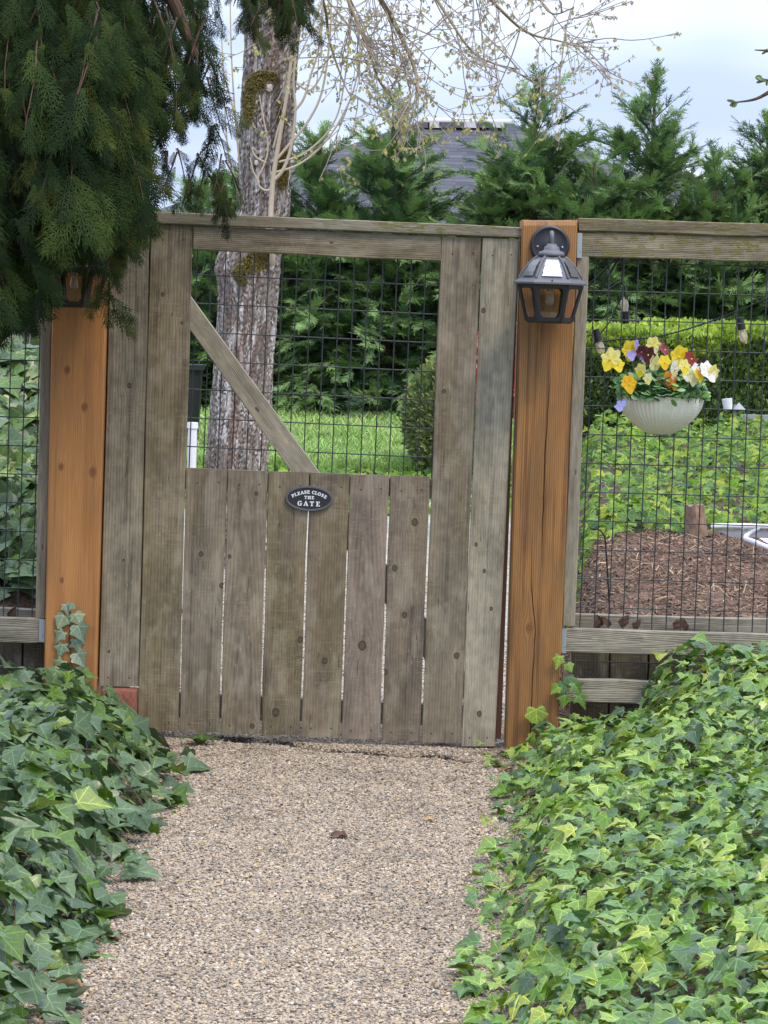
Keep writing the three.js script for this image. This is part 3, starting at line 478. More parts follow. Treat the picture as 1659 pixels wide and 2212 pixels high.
const IVY = [1, 2, 3, 4, 5, 6, 7, 8].map((k) => ivyLeaf(k * 101, k > 4));
const ivyOf = (c, o = {}) => phy({ color: c, map: veinTex, roughness: 1, transmission: 0.24, thickness: 0, clearcoat: 1, clearcoatRoughness: 0.32, specularIntensity: 0.3, ...o });
const ivyWhite = ivyOf(lin(1, 1, 1)), ivyFar = ivyOf(lin(1, 1, 1), { clearcoat: 0.25, clearcoatRoughness: 0.4, transmission: 0.35 });
const TONES = {  // leaf age and the cypress's shade both put into the darker set's colour
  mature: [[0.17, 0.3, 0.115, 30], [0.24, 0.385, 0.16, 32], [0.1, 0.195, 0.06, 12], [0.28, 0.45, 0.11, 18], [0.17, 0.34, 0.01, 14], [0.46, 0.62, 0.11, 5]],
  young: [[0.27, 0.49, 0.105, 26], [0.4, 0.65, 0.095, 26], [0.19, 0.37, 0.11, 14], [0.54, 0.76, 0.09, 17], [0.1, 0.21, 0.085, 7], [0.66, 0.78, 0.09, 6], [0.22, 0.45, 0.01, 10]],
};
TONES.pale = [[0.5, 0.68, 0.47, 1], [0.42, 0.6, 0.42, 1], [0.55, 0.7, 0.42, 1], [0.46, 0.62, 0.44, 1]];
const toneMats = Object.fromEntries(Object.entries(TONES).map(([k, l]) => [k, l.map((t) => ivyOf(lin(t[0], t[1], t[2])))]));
const pickTone = (k, r) => { const l = TONES[k], s = l.reduce((a, t) => a + t[3], 0); let x = r * s; for (let i = 0; i < l.length; i++) if ((x -= l[i][3]) < 0) return i; return 0; };
const project = (v) => { const d = v.clone().sub(camera.position).applyQuaternion(camQ.clone().invert()); return { x: CX - F * d.x / d.z, y: CY + F * d.y / d.z, d: -d.z }; };
function ivyLeaves({ seed, n, spot, canopy, size, tone, out, deep = 0.11, upright: up = 0.3 }) {     // -> list of placed leaves
  const R = rng(seed), list = [];
  for (let i = 0; i < n; i++) {
    const s = spot(R); if (!s) continue; const [x, z] = s, e = 0.03, h = canopy(x, z);
    if (h === null) continue;
    const lay = Math.pow(R(), 1.5), y = h - lay * deep + (R() < 0.04 ? 0.03 : 0);
    const gx = ((canopy(x + e, z) ?? h) - h) / e, gz = ((canopy(x, z + e) ?? h) - h) / e, cl = (v) => Math.max(-3, Math.min(3, v));
    const nrm = V(-cl(gx) * 0.7, 1, -cl(gz) * 0.7 + up).normalize().add(V((R() - 0.5) * 1.15, (R() - 0.5) * 0.3, (R() - 0.5) * 1.15 + 0.02)).normalize();
    const o = out(x, z), a = (R() - 0.5) * 3.6, dir = V(o.x * Math.cos(a) - o.z * Math.sin(a), -0.25, o.x * Math.sin(a) + o.z * Math.cos(a)); dir.addScaledVector(nrm, -dir.dot(nrm));
    const sz = size * (0.55 + 0.75 * Math.pow(R(), 1.3)), p = V(x, y, z), pr = project(p);
    list.push({ p, q: aim(dir, nrm), s: sz, k: Math.floor(R() * 4) + (R() < (tone === 'mature' ? 0.75 : 0.25) ? 4 : 0), tone: pickTone(tone, R()), f: 0.85 + 0.3 * R(), lay, score: (pr.x > 20 && pr.x < 1640 && pr.y > 0 && pr.y < 2190 && lay < 0.22) ? sz / pr.d : 0 });
  }
  return list;
}
function ivyPatch(name, label, category, tone, list, keep, kind) {
  const g = thing(name, label, category); if (kind) g.userData.kind = kind;
  list.sort((a, b) => b.score - a.score);
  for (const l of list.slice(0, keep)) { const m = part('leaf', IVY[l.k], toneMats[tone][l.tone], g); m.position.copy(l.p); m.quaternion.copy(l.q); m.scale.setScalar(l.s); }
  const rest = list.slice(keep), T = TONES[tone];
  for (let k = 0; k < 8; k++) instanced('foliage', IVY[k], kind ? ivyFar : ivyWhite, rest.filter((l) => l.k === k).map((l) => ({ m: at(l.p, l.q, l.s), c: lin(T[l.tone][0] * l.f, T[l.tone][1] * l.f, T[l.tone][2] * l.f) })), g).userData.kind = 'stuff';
  return g;
}
const stemMat = std({ color: lin(0.13, 0.075, 0.04), roughness: 0.8 });
function stems(g, R, n, spot, canopy) {
  const list = [];
  for (let i = 0; i < n; i++) { const s = spot(R); if (!s) continue; let [x, z] = s, a = R() * 6.28; const pts = []; for (let k = 0; k < 5; k++) { const h = canopy(x, z); if (h === null) break; pts.push(V(x, h - 0.035 + 0.03 * (R() - 0.5), z)); x += Math.cos(a) * 0.06; z += Math.sin(a) * 0.06; a += (R() - 0.5) * 1.4; } if (pts.length > 2) list.push(tube(pts, 0.0016, 4, 8)); }
  const m = part('stems', merge(list), stemMat, g); m.userData.kind = 'stuff';
}
const capL = (x, z) => { const e = pathL(z) - x; if (e < -0.07) return null; return hGround(x, z) + 0.05 + 0.13 * sst(-0.05, 0.16, e) + 0.075 * (fbm(x * 5, z * 5, 3, 21) - 0.5) * 2 - (0.03 + 0.1 * sst(-1.1, -0.86, x)) * sst(0.75, 0.15, z); };
const capR = (x, z) => { const e = x - pathR(z); if (e < -0.07) return null; return hGround(x, z) + 0.05 + 0.11 * sst(-0.05, 0.2, e) + 0.08 * (fbm(x * 5, z * 5, 3, 31) - 0.5) * 2 + (pl([[0.4, 0], [0.64, -0.09], [0.85, -0.1], [0.97, -0.04], [1.03, 0.06], [1.15, 0.09], [1.5, 0.08]], x) + 0.03 * (vn(x * 12, 3, 4) - 0.5)) * sst(0.8, 0.15, z); };
{
  const frontL = (R) => { const z = 0.0 + R() * 4.9, x = pathL(z) + 0.07 - R() * 1.3; if (z < 0.12 && x > -1.24 && x < -0.98) return null; if (z < 0.05 && x > -1.25) return null; return [x, z]; };
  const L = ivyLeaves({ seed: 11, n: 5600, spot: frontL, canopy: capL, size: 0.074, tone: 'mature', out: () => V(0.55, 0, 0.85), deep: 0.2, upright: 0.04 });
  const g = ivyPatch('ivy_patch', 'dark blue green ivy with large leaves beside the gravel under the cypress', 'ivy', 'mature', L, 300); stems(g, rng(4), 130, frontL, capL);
  const frontR = (R) => { const z = 0.0 + R() * 4.9, x = pathR(z) - 0.07 + R() * 1.75; if (z < 0.1 && x < 0.68) return null; return [x, z]; };
  const L2 = ivyLeaves({ seed: 12, n: 13500, spot: frontR, canopy: capR, size: 0.05, tone: 'young', out: () => V(-0.55, 0, 0.85), deep: 0.19, upright: 0.03 });
  const g2 = ivyPatch('ivy_patch', 'bright yellow green ivy spreading from the lantern post along the gravel', 'ivy', 'young', L2, 300); stems(g2, rng(5), 190, frontR, capR);
  // the banks behind the two fences
  const mulchEdge = (x, z) => z - pl([[0.7, -1.95], [0.87, -2.2], [1.2, -2.7], [1.5, -2.95], [3, -3.1]], x) + 0.35 * (fbm(x * 5, z * 5, 3, 6) - 0.5);
  const bankR = (R) => { const t = Math.pow(R(), 0.85), z = -1.8 - t * 7.4, x = 0.75 + 0.06 * -z + R() * (1.3 - 0.1 * z); return mulchEdge(x, z) < 0 ? [x, z] : null; };
  const edge = (R) => { const z = -1.8 - R() * 1.6, x = 0.7 + R() * 1.4; return mulchEdge(x, z) < 0 ? [x, z] : null; };
  const capB = (x, z) => hGround(x, z) + 0.1 + 0.2 * (fbm(x * 3.4, z * 3.4, 3, 51) - 0.45) * sst(0.02, -0.3, mulchEdge(x, z)) - 0.06 * sst(-0.3, 0.05, mulchEdge(x, z));
  const B = [...ivyLeaves({ seed: 13, n: 9500, spot: bankR, canopy: capB, size: 0.05, tone: 'young', out: () => V(-0.2, 0, 1), deep: 0.26, upright: 0.15 }), ...ivyLeaves({ seed: 15, n: 900, spot: edge, canopy: capB, size: 0.065, tone: 'young', out: () => V(-0.2, 0, 1), deep: 0.14, upright: 0.6 })];
  ivyPatch('ivy_bank', 'sunny ivy ground cover climbing the slope behind the mulch bed', 'ivy', 'young', B, 0, 'stuff');
  const bankL = (R) => { const z = -0.28 - R() * 1.6, x = -1.2 - R() * 0.75; return [x, z]; };
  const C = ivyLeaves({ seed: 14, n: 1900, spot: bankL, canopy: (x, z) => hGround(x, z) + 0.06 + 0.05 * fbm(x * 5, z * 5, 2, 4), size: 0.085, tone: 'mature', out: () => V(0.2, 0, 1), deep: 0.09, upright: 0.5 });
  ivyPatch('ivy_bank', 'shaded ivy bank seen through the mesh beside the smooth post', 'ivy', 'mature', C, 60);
  // shoots on the posts
  const climb = (label, stem, leaves, z, tone) => {
    const t = thing('ivy_vine', label, 'ivy'), R = rng(9); part('stem', tube(stem.map((p) => P(p[0], p[1], z)), 0.002, 5, 20), stemMat, t);
    for (const [x, y, s, rot] of leaves) { const m = part('leaf', IVY[Math.floor(R() * 8)], toneMats[tone][Math.floor(R() * 4)], t), a = rot * RAD; m.position.copy(P(x, y, z + 0.008 + R() * 0.012)); m.quaternion.copy(aim(V(Math.sin(a), -Math.cos(a), 0.25), V(0.2 * (R() - 0.5), 0.35 + 0.2 * R(), 1))); m.scale.setScalar(s / 606 * 0.85); }
  };
  climb('ivy shoot with paired leaves climbing the smooth orange post', [[152, 1500], [155, 1440], [150, 1380], [152, 1330], [150, 1308]], [[141, 1306, 28, 20], [157, 1305, 18, -30], [138, 1330, 36, -25], [163, 1326, 34, 30], [168, 1352, 42, 25], [137, 1366, 34, -40], [136, 1392, 38, -15], [164, 1382, 36, 20], [166, 1412, 40, 35], [135, 1428, 36, -35], [168, 1446, 46, 30], [118, 1458, 40, -20]], 0.042, 'pale');
  climb('pale ivy shoot curling up over the cracked post foot', [[1230, 1560], [1222, 1500], [1214, 1455], [1212, 1432]], [[1209, 1418, 34, -15], [1226, 1434, 24, 30], [1228, 1462, 30, 20], [1218, 1478, 30, -30], [1206, 1484, 26, -50], [1240, 1476, 36, 35], [1250, 1500, 40, 30], [1222, 1502, 34, -10], [1158, 1532, 52, 5], [1164, 1572, 26, 40], [1172, 1560, 20, 90]], 0.052, 'young');
}
// ------------------------------------------------------------------ mulch bed behind the fence
{
  const mulchTex = tex(512, 512, (x, y) => { const w = worley(x / 26 + 3 * fbm(x / 60, y / 60, 2, 1), y / 9, 8), n = fbm(x / 20, y / 20, 4, 2), k = 0.75 + 0.5 * (n - 0.5) + 0.3 * (w[2] - 0.5); return [0.49 * k, 0.355 * k, 0.27 * k]; });
  structure('mulch_bed', sheet((z) => range(0.7, 4.2, 70), range(-3.4, -0.21, 60), (x, z) => hGround(x, z) + 0.006 + 0.03 * (fbm(x * 9, z * 9, 3, 14) - 0.5), 1.6), std({ map: mulchTex, roughness: 0.95 }), 'reddish brown bark mulch bed behind the mesh', 'mulch bed');
  const R = rng(31), chip = new THREE.BoxGeometry(1, 0.25, 0.28), twig = new THREE.CylinderGeometry(0.08, 0.05, 1, 5); twig.rotateZ(Math.PI / 2); const list = [], tw = [];
  for (let i = 0; i < 20000; i++) {
    const z = -0.22 - R() * 3.1, x = 0.7 + R() * 2.4, q = new THREE.Quaternion().setFromEuler(new THREE.Euler((R() - 0.5) * 1.2, R() * 6.28, (R() - 0.5) * 1.2)), k = R(), f = 0.6 + 0.7 * R();
    const c = k < 0.6 ? [0.175, 0.112, 0.078] : k < 0.85 ? [0.26, 0.178, 0.125] : k < 0.95 ? [0.09, 0.054, 0.037] : [0.44, 0.32, 0.19];
    list.push({ m: at(V(x, hGround(x, z) + 0.012, z), q, 0.008 + 0.024 * R() * R()), c: lin(c[0] * f, c[1] * f, c[2] * f) });
    if (i % 60 === 0) tw.push({ m: at(V(x, hGround(x, z) + 0.024, z), q, V(0.03 + 0.06 * R(), 0.03, 0.03)), c: lin(0.42 * f, 0.3 * f, 0.18 * f) });
  }
  const g = new THREE.Group(); g.name = 'bark_litter'; g.userData = { label: 'loose bark flakes and pale twigs scattered over the mulch bed', category: 'mulch', kind: 'stuff' }; scene.add(g);
  instanced('flakes', chip, std({ roughness: 0.95 }), list, g).userData.kind = 'stuff'; instanced('twigs', twig, std({ roughness: 0.9 }), tw, g).userData.kind = 'stuff';
}

// ------------------------------------------------------------------ scale-leaved sprays: a frond of short flattened shoots
function frond(seed, { n = 13, len = 1, side = 0.42, sub = 4, w = 0.02, flatness = 1, curve = 0.25, ang = 0.75 }) {
  const R = rng(seed), gb = new GB();
  const shoot = (p, d, L, wd, up) => { const s = d.clone().cross(up).normalize(), m = p.clone().addScaledVector(d, L * 0.45), q = p.clone().addScaledVector(d, L), lift = up.clone().multiplyScalar(wd * 0.4); gb.tri(p, m.clone().addScaledVector(s, wd).add(lift), q); gb.tri(p, q, m.clone().addScaledVector(s, -wd).add(lift)); };
  let p = V(0, 0, 0), d = V(0, 0, 1); const up = V(0, 1, 0), st = len / n;
  for (let i = 0; i < n; i++) {
    const t = i / n, L = side * Math.sin(Math.PI * Math.min(1, 0.18 + t * 0.86)) * (0.75 + 0.5 * R());
    shoot(p, d, st * 1.5, w * 1.1 * (1 - 0.5 * t), up);
    for (const s of [-1, 1]) {
      const a = ang * (0.8 + 0.4 * R()), x = V(1, 0, 0), tw = (R() - 0.5) * 2.4 * (1 - flatness), dir = d.clone().multiplyScalar(Math.cos(a)).addScaledVector(x, s * Math.sin(a) * Math.cos(tw)).add(V(0, Math.sin(tw) * Math.sin(a) - 0.08, 0)).normalize();
      let sp = p.clone(), sd = dir; const ss = L / sub;
      for (let k = 0; k < sub; k++) {
        shoot(sp, sd, ss * 1.6, w * (1 - 0.15 * k), up);
        for (const s2 of [-1, 1]) if (k < sub - 1) shoot(sp, sd.clone().addScaledVector(sd.clone().cross(up), s2 * 0.85).normalize(), ss * (1.25 - 0.2 * k) * (0.7 + 0.6 * R()), w * 0.85, up);
        sp = sp.clone().addScaledVector(sd, ss); sd = sd.clone().add(V(0, -0.1 * curve, 0)).addScaledVector(d, 0.12).normalize();
      }
    }
    p = p.clone().addScaledVector(d, st); d = d.clone().add(V((R() - 0.5) * 0.1, -curve * 0.09, 0)).normalize();
  }
  return gb.build();
}
const needle = (t = 0.2) => phy({ color: lin(1, 1, 1), roughness: 1, transmission: t, thickness: 0, clearcoat: 0.15, clearcoatRoughness: 0.5 });
const barkTex = tex(256, 1024, (x, y) => { const w = worley(x / 34, y / 120, 6), k = 0.6 + 0.4 * sst(0, 0.35, w[1] - w[0]) + 0.3 * (fbm(x / 9, y / 30, 3, 3) - 0.5); return [0.40 * k, 0.31 * k, 0.25 * k]; });
const barkMat = std({ map: barkTex, roughness: 0.95 });

// ------------------------------------------------------------------ weeping cypress whose limbs hang in front of the fence
{
  const t = thing('weeping_cypress', 'dark green weeping cypress drooping over one gate post', 'tree'), R = rng(1234);
  const foot = V(-3.3, 0.1, 1.2), topp = V(-3.0, 7.4, 1.0);
  part('trunk', tube([foot.clone().add(V(0, -0.3, 0)), V(-3.25, 1.4, 1.2), V(-3.15, 3.4, 1.1), topp], (u) => 0.26 - 0.2 * u, 14, 24), barkMat, t);
  const limb = (pts, r) => part('limb', tube(pts, (u) => r * (1 - 0.75 * u) + 0.004, 7, 22), barkMat, t);
  const A = (x, y, z) => P(x, y, z);
  limb([V(-3.15, 3.2, 1.1), V(-2.4, 3.6, 1.1), A(60, -160, 1.1), A(330, -60, 1.0), A(420, 120, 0.9)], 0.05);
  limb([V(-3.15, 3.0, 1.1), V(-2.3, 3.2, 0.8), A(40, -60, 0.7), A(230, 60, 0.65), A(300, 260, 0.6)], 0.045);
  limb([V(-3.2, 2.6, 1.15), V(-2.2, 2.9, 1.5), A(-40, 20, 1.6), A(110, 170, 1.5), A(170, 400, 1.4)], 0.045);
  limb([V(-3.1, 4.0, 1.05), V(-1.8, 4.3, 0.6), A(300, -330, 0.3), A(560, -160, 0.1), A(620, -40, 0.1)], 0.05);
  limb([V(-3.2, 2.2, 1.15), V(-2.3, 2.5, 1.1), A(-60, 200, 1.0), A(30, 380, 0.9), A(50, 600, 0.85)], 0.04);
  const kinds = [0, 1, 2, 3].map((k) => frond(300 + k * 7, { n: 11, side: 0.4, sub: 4, w: 0.0145, curve: 0.55, ang: 0.66, flatness: 0.7 })), lists = [[], [], [], []], wood = [];
  const TN = [[0.025, 0.043, 0.016], [0.033, 0.056, 0.018], [0.019, 0.033, 0.014], [0.05, 0.076, 0.02], [0.085, 0.1, 0.025]];
  const hang = (x, y, z, L, s, bias = 0, nf = 2) => {           // one hanging cord with fronds along it
    let p = P(x, y, z), a = R() * 6.28, d = V(Math.cos(a) * 0.35 + bias, -0.75, Math.sin(a) * 0.35).normalize(); const st = 0.055, pts = [p.clone()];
    for (let l = 0; l < L; l += st) {
      for (let r = 0; r < nf; r++) { if (nf < 2 && R() > nf) continue;
        const f = 0.75 + 0.5 * R(), az = R() * 6.28, dir = d.clone().multiplyScalar(0.9).add(V(Math.cos(az) * 0.6 + bias * 0.3, -0.25 + 0.3 * R(), Math.sin(az) * 0.35)).normalize(), up = V((R() - 0.5) * 0.9, 0.5, 0.9).normalize();
        const c = TN[Math.min(4, Math.floor(R() * 3.4 + (l > L * 0.6 ? 1 : 0) + bias))], e = 0.8 + 0.45 * R();
        lists[Math.floor(R() * 4)].push({ m: at(p.clone().add(V((R() - 0.5) * 0.03, 0, (R() - 0.5) * 0.03)), aim(dir, up), s * f), c: lin(c[0] * e, c[1] * e, c[2] * e) });
      }
      p = p.clone().addScaledVector(d, st); pts.push(p.clone()); d.add(V((R() - 0.5) * 0.25, -0.12, (R() - 0.5) * 0.2)).normalize();
    }
    if (pts.length > 2) wood.push(tube(pts, (u) => 0.0035 * (1 - 0.7 * u), 4));
  };
  // how far down the curtain hangs, and how dense it is, along the photograph's width
  const low = (x) => pl([[-200, 640], [0, 640], [35, 600], [75, 440], [150, 470], [215, 470], [255, 350], [285, 290], [300, 220], [380, 240], [430, 280], [470, 300], [500, 200]], x);
  for (let i = 0; i < 760; i++) {
    const x = -160 + R() * 640, yb = low(x), y = -220 + Math.pow(R(), 0.8) * (yb + 140), dens = x < 240 ? 1 : x < 285 ? 0.4 : x < 340 ? 0.34 : x < 450 ? 0.26 : 0.05; if (R() > dens) continue;
    const z = 0.35 + R() * (x < 260 ? 1.5 : 0.8), L = Math.min(0.4, Math.max(0.12, (yb - y) / 640 + 0.06)) * (0.7 + 0.4 * R()); hang(x, y, z, L, (x > 290 ? 0.07 : 0.1) + 0.06 * R(), 0, x > 290 ? 1 : 2);
  }
  for (const [x, y, L, b] of [[205, 540, 0.12, 0.1], [222, 580, 0.12, 0.1], [232, 650, 0.08, 0.05], [185, 540, 0.08, 0], [130, 500, 0.08, 0], [160, 520, 0.08, 0], [30, 600, 0.1, 0], [15, 640, 0.1, 0], [55, 640, 0.08, 0], [70, 590, 0.1, 0], [255, 440, 0.12, 0.2], [285, 440, 0.1, 0.1], [250, 500, 0.12, 0.1]]) for (let k = 0; k < 2; k++) hang(x + R() * 16, y - R() * 30, 0.3 + R() * 0.4, L, 0.085 + 0.04 * R(), b, 1);
  for (const [x, y, L, b] of [[380, 340, 0.1, 0.1], [420, 360, 0.12, 0.15], [450, 380, 0.12, 0.15], [470, 400, 0.09, 0.2], [490, 430, 0.07, 0.2], [350, 330, 0.08, 0], [460, 300, 0.12, 0.2], [475, 350, 0.12, 0.1], [330, 320, 0.06, 0], [405, 400, 0.05, 0.1], [475, 440, 0.06, 0.1]]) for (let k = 0; k < 2; k++) hang(x - 8 + R() * 24, y - R() * 30, 0.3 + R() * 0.3, L * 1.25, 0.06 + 0.035 * R(), b, 1);
  for (let k = 0; k < 46; k++) { const x = 515 + R() * 145; hang(x, -130 + R() * 120, 0.05 + R() * 0.4, 0.06 + 0.09 * R() + (x < 550 || x > 590 ? 0.05 : 0), 0.065 + 0.03 * R(), 0, 1); }
  part('branchlets', merge(wood), barkMat, t).userData.kind = 'stuff';
  const nm = phy({ color: lin(1, 1, 1), roughness: 1, transmission: 0.12, thickness: 0, specularIntensity: 0.15 }); lists.forEach((l, k) => { instanced('foliage', kinds[k], nm, l, t).userData.kind = 'stuff'; });
}

// ------------------------------------------------------------------ old garden tree beyond the gate
const treeZ = -6;
const TR = [[-400, 612, 58], [0, 591, 63], [100, 586, 61], [200, 580, 60], [300, 576, 60], [380, 571, 59], [460, 568, 58.5], [520, 548, 64], [560, 537, 70], [585, 534, 73], [620, 536, 67], [700, 533, 66], [850, 522, 67], [950, 514, 69], [1010, 510, 71], [1120, 506, 78], [1230, 504, 96]];
{
  const t = thing('shade_tree', 'old rough barked tree with moss, pruning scars and drooping new leaved twigs', 'tree');
  const centre = (y) => P(pl(TR.map((e) => [e[0], e[1]]), y), y, treeZ), NR = 680, NA = 180, pos = [], uv = [], idx = [], y0 = 1230, y1 = -400;
  const C = (() => { const c = centre(700); return Math.PI * 2 * 0.18 + c.x * 0; })();
  const bark = (a, h) => { const X = a / (Math.PI * 2) * 27, j = fbm(a * 13, h * 22, 3, 12) - 0.5, k = worley(X + 1.1 * j, h * 7.5 + 1.2 * (fbm(a * 9 + 5, h * 17, 3, 14) - 0.5), 19), e = k[1] - k[0]; return { ridge: sst(0.04, 0.24, e + 0.16 * j), id: k[2], fine: fbm(a * 34, h * 60, 3, 7) }; };
  // moss pads and pale callus, at [row, angle, half height m, half angle]
  const MOSS = [[222, 2.3, 0.13, 0.4], [180, 1.75, 0.06, 0.6], [250, 1.0, 0.08, 0.2], [365, 0.75, 0.12, 0.3], [566, 1.2, 0.07, 0.5], [595, 1.75, 0.06, 0.22]], SCAR = [[193, 1.5, 0.022], [354, 1.85, 0.016], [572, 0.72, 0.024]];
  for (let i = 0; i <= NR; i++) {
    const y = mix(y0, y1, i / NR), c = centre(y), r = pl(TR.map((e) => [e[0], e[2]]), y) / 375;
    for (let k = 0; k <= NA; k++) { const a = k / NA * Math.PI * 2, b = bark(k === NA ? 0 : a, c.y), rr = r * (0.9 + 0.085 * b.ridge * (0.6 + 0.4 * b.id) + 0.07 * (b.fine - 0.5)) + 0.012 * (fbm(a * 2, c.y * 1.5, 2, 44) - 0.5); pos.push(c.x + Math.cos(a) * rr, c.y, c.z + Math.sin(a) * rr); uv.push(k / NA, i / NR); }
  }
  for (let i = 0; i < NR; i++) for (let k = 0; k < NA; k++) { const a = i * (NA + 1) + k, b = a + NA + 1; idx.push(a, b, a + 1, a + 1, b, b + 1); }
  const g = new THREE.BufferGeometry(); g.setAttribute('position', new THREE.Float32BufferAttribute(pos, 3)); g.setAttribute('uv', new THREE.Float32BufferAttribute(uv, 2)); g.setIndex(idx); g.computeVertexNormals();
  const TW = 512, TH = 1536, map = tex(TW, TH, (x, y) => {
    const a = x / TW * Math.PI * 2, row = mix(y0, y1, y / TH), h = EYE + (667 - row) / 375, b = bark(a, h), lich = sst(0.47, 0.66, fbm(a * 7, h * 7, 4, 61)), pink = fbm(a * 4, h * 4, 3, 5);
    let c = mix3([0.33, 0.285, 0.25], mix3([0.70, 0.67, 0.64], [0.59, 0.55, 0.52], pink), 0.2 + 0.8 * b.ridge * (0.4 + 0.6 * b.id)); c = mix3(c, [0.80, 0.785, 0.76], lich * b.ridge * 0.85); c = c.map((v) => v * (0.94 + 0.75 * (b.fine - 0.5)));
    const rust = sst(0.6, 0.68, fbm(a * 5 + 7, h * 1.6, 3, 71)); c = mix3(c, [0.42, 0.30, 0.23], rust * 0.35);
    for (const [my, ma, mh, mw] of MOSS) { const d = Math.hypot((h - (EYE + (667 - my) / 375)) / mh, (a - ma) / mw) + 0.9 * (fbm(a * 9, h * 9, 3, 81) - 0.5); if (d < 1) c = mix3(c, mix3([0.19, 0.165, 0.06], [0.42, 0.36, 0.13], vn(a * 80, h * 90, 3)), sst(1, 0.75, d) * 0.92); }
    return c;
  });
  part('trunk', g, std({ map, roughness: 0.95 }), t); void C;
  const pale = std({ color: lin(0.62, 0.57, 0.5), roughness: 0.8 }), lip = std({ color: lin(0.16, 0.12, 0.08), roughness: 0.95 });
  for (const [my, a, r] of SCAR) { const c = centre(my), rr = pl(TR.map((e) => [e[0], e[2]]), my) / 375, n = V(Math.cos(a), 0, Math.sin(a)), s = new THREE.SphereGeometry(r, 14, 10); s.scale(0.9 + 0.3 * hash(my, 1, 1), 1.2, 0.35); s.applyQuaternion(aim(n, V(0, 1, 0))); s.translate(c.x + n.x * rr * 0.97, c.y, c.z + n.z * rr * 0.97); const k = part('pruning_scar', s, pale, t); const to = new THREE.TorusGeometry(r * 1.05, r * 0.28, 8, 18, 3.6); to.scale(1, 1.15, 1); to.applyQuaternion(aim(n, V(0, 1, 0))); to.translate(c.x + n.x * rr * 0.98, c.y, c.z + n.z * rr * 0.98); part('callus_ring', to, lip, k); }
  // moss tufts
  { const R = rng(8), tuft = new THREE.ConeGeometry(0.3, 1, 4), list = []; for (const [my, ma, mh, mw] of MOSS) for (let i = 0; i < 260; i++) { const u = Math.sqrt(R()) * 1.15, w = R() * 6.28, a = ma + Math.cos(w) * u * mw * 0.9, hh = Math.sin(w) * u * mh * 0.9, row = my - hh * 375, c = centre(row), rr = pl(TR.map((e) => [e[0], e[2]]), row) / 375 * 0.995, n = V(Math.cos(a), 0.5 * (R() - 0.2), Math.sin(a)), f = 0.6 + 0.8 * R(); list.push({ m: at(V(c.x + Math.cos(a) * rr, c.y, c.z + Math.sin(a) * rr), aim(V((R() - 0.5), -0.4, (R() - 0.5)), n), 0.012 + 0.016 * R()), c: lin(0.17 * f, 0.135 * f, 0.035 * f) }); } instanced('moss', tuft, std({ roughness: 1 }), list, t).userData.kind = 'stuff'; }
  // pale water shoots in front of the trunk
  const shootMat = std({ color: lin(0.50, 0.42, 0.30), roughness: 0.75 }), zf = treeZ + 0.24;
  const sh = (pts, r0, r1, z = zf) => part('water_shoot', tube(pts.map((p, i) => P(p[0], p[1], z + (p[2] || 0))), (u) => mix(r0, r1, u) / 375, 8, 36), shootMat, t);
  sh([[588, 572, -0.1], [584, 500], [586, 440], [590, 385], [600, 320], [612, 250], [622, 190], [630, 120]], 6.4, 3.4);
  sh([[588, 392], [608, 372], [624, 335], [634, 285], [638, 230], [634, 180], [640, 100]], 4.2, 2.2);
  sh([[586, 410], [572, 411], [559, 400], [557, 384], [568, 362], [578, 330], [577, 300], [568, 250], [560, 205]], 2.6, 1.3);
  sh([[596, 372], [640, 358], [680, 330], [715, 290], [745, 240], [765, 190], [785, 90], [800, 0]], 2.6, 1.2); sh([[603, 350], [650, 335], [700, 295], [728, 250], [742, 190], [752, 110], [762, 30]], 2.4, 1.2);
  sh([[597, 345], [625, 312], [660, 270], [690, 215], [706, 140], [714, 60], [716, -20]], 3.2, 1.6); sh([[560, 395], [548, 372], [540, 340]], 2, 1); sh([[575, 352], [552, 338], [545, 320], [560, 330]], 2.2, 1);
  sh([[615, 240], [604, 268], [590, 320]], 2.6, 1.8); sh([[636, 240], [655, 215], [672, 160], [690, 100], [700, 10]], 3, 1.5); sh([[640, 180], [668, 195], [690, 170], [704, 130]], 2.5, 1.5);
  for (const p of [[[520, 380], [508, 250], [500, 120], [497, 0]], [[522, 320], [500, 220], [484, 160], [478, 60]], [[519, 430], [495, 340], [486, 240], [483, 150]]]) sh(p, 2.4, 1.2, treeZ + 0.05);
  // drooping limbs from overhead, with twigs and opening leaves
  const R = rng(4242), tw = [], mossyBark = std({ color: lin(0.24, 0.19, 0.11), roughness: 0.95 }), twigMat = std({ color: lin(0.34, 0.29, 0.245), roughness: 0.85 }), leafTips = [];
  const grow = (pts, z, r0, r1, lv) => {
    const v = pts.map((p, i) => (p.isVector3 ? p : P(p[0], p[1], z + 0.25 * Math.sin(i * 1.7 + z * 9)))), c = new THREE.CatmullRomCurve3(v), L = c.getLength();
    if (lv === 0) part('limb', tube(v, (u) => mix(r0, r1, u), 7, 36), mossyBark, t); else tw.push(tube(v, (u) => mix(r0, r1, u), 4, 10));
    if (lv >= 3) { leafTips.push([v[v.length - 1], 1]); for (let k = 0; k < 2; k++) leafTips.push([c.getPointAt(0.25 + R() * 0.65), 0.8]); return; }
    const n = Math.max(2, Math.round(L * [6, 6.5, 6][lv]));
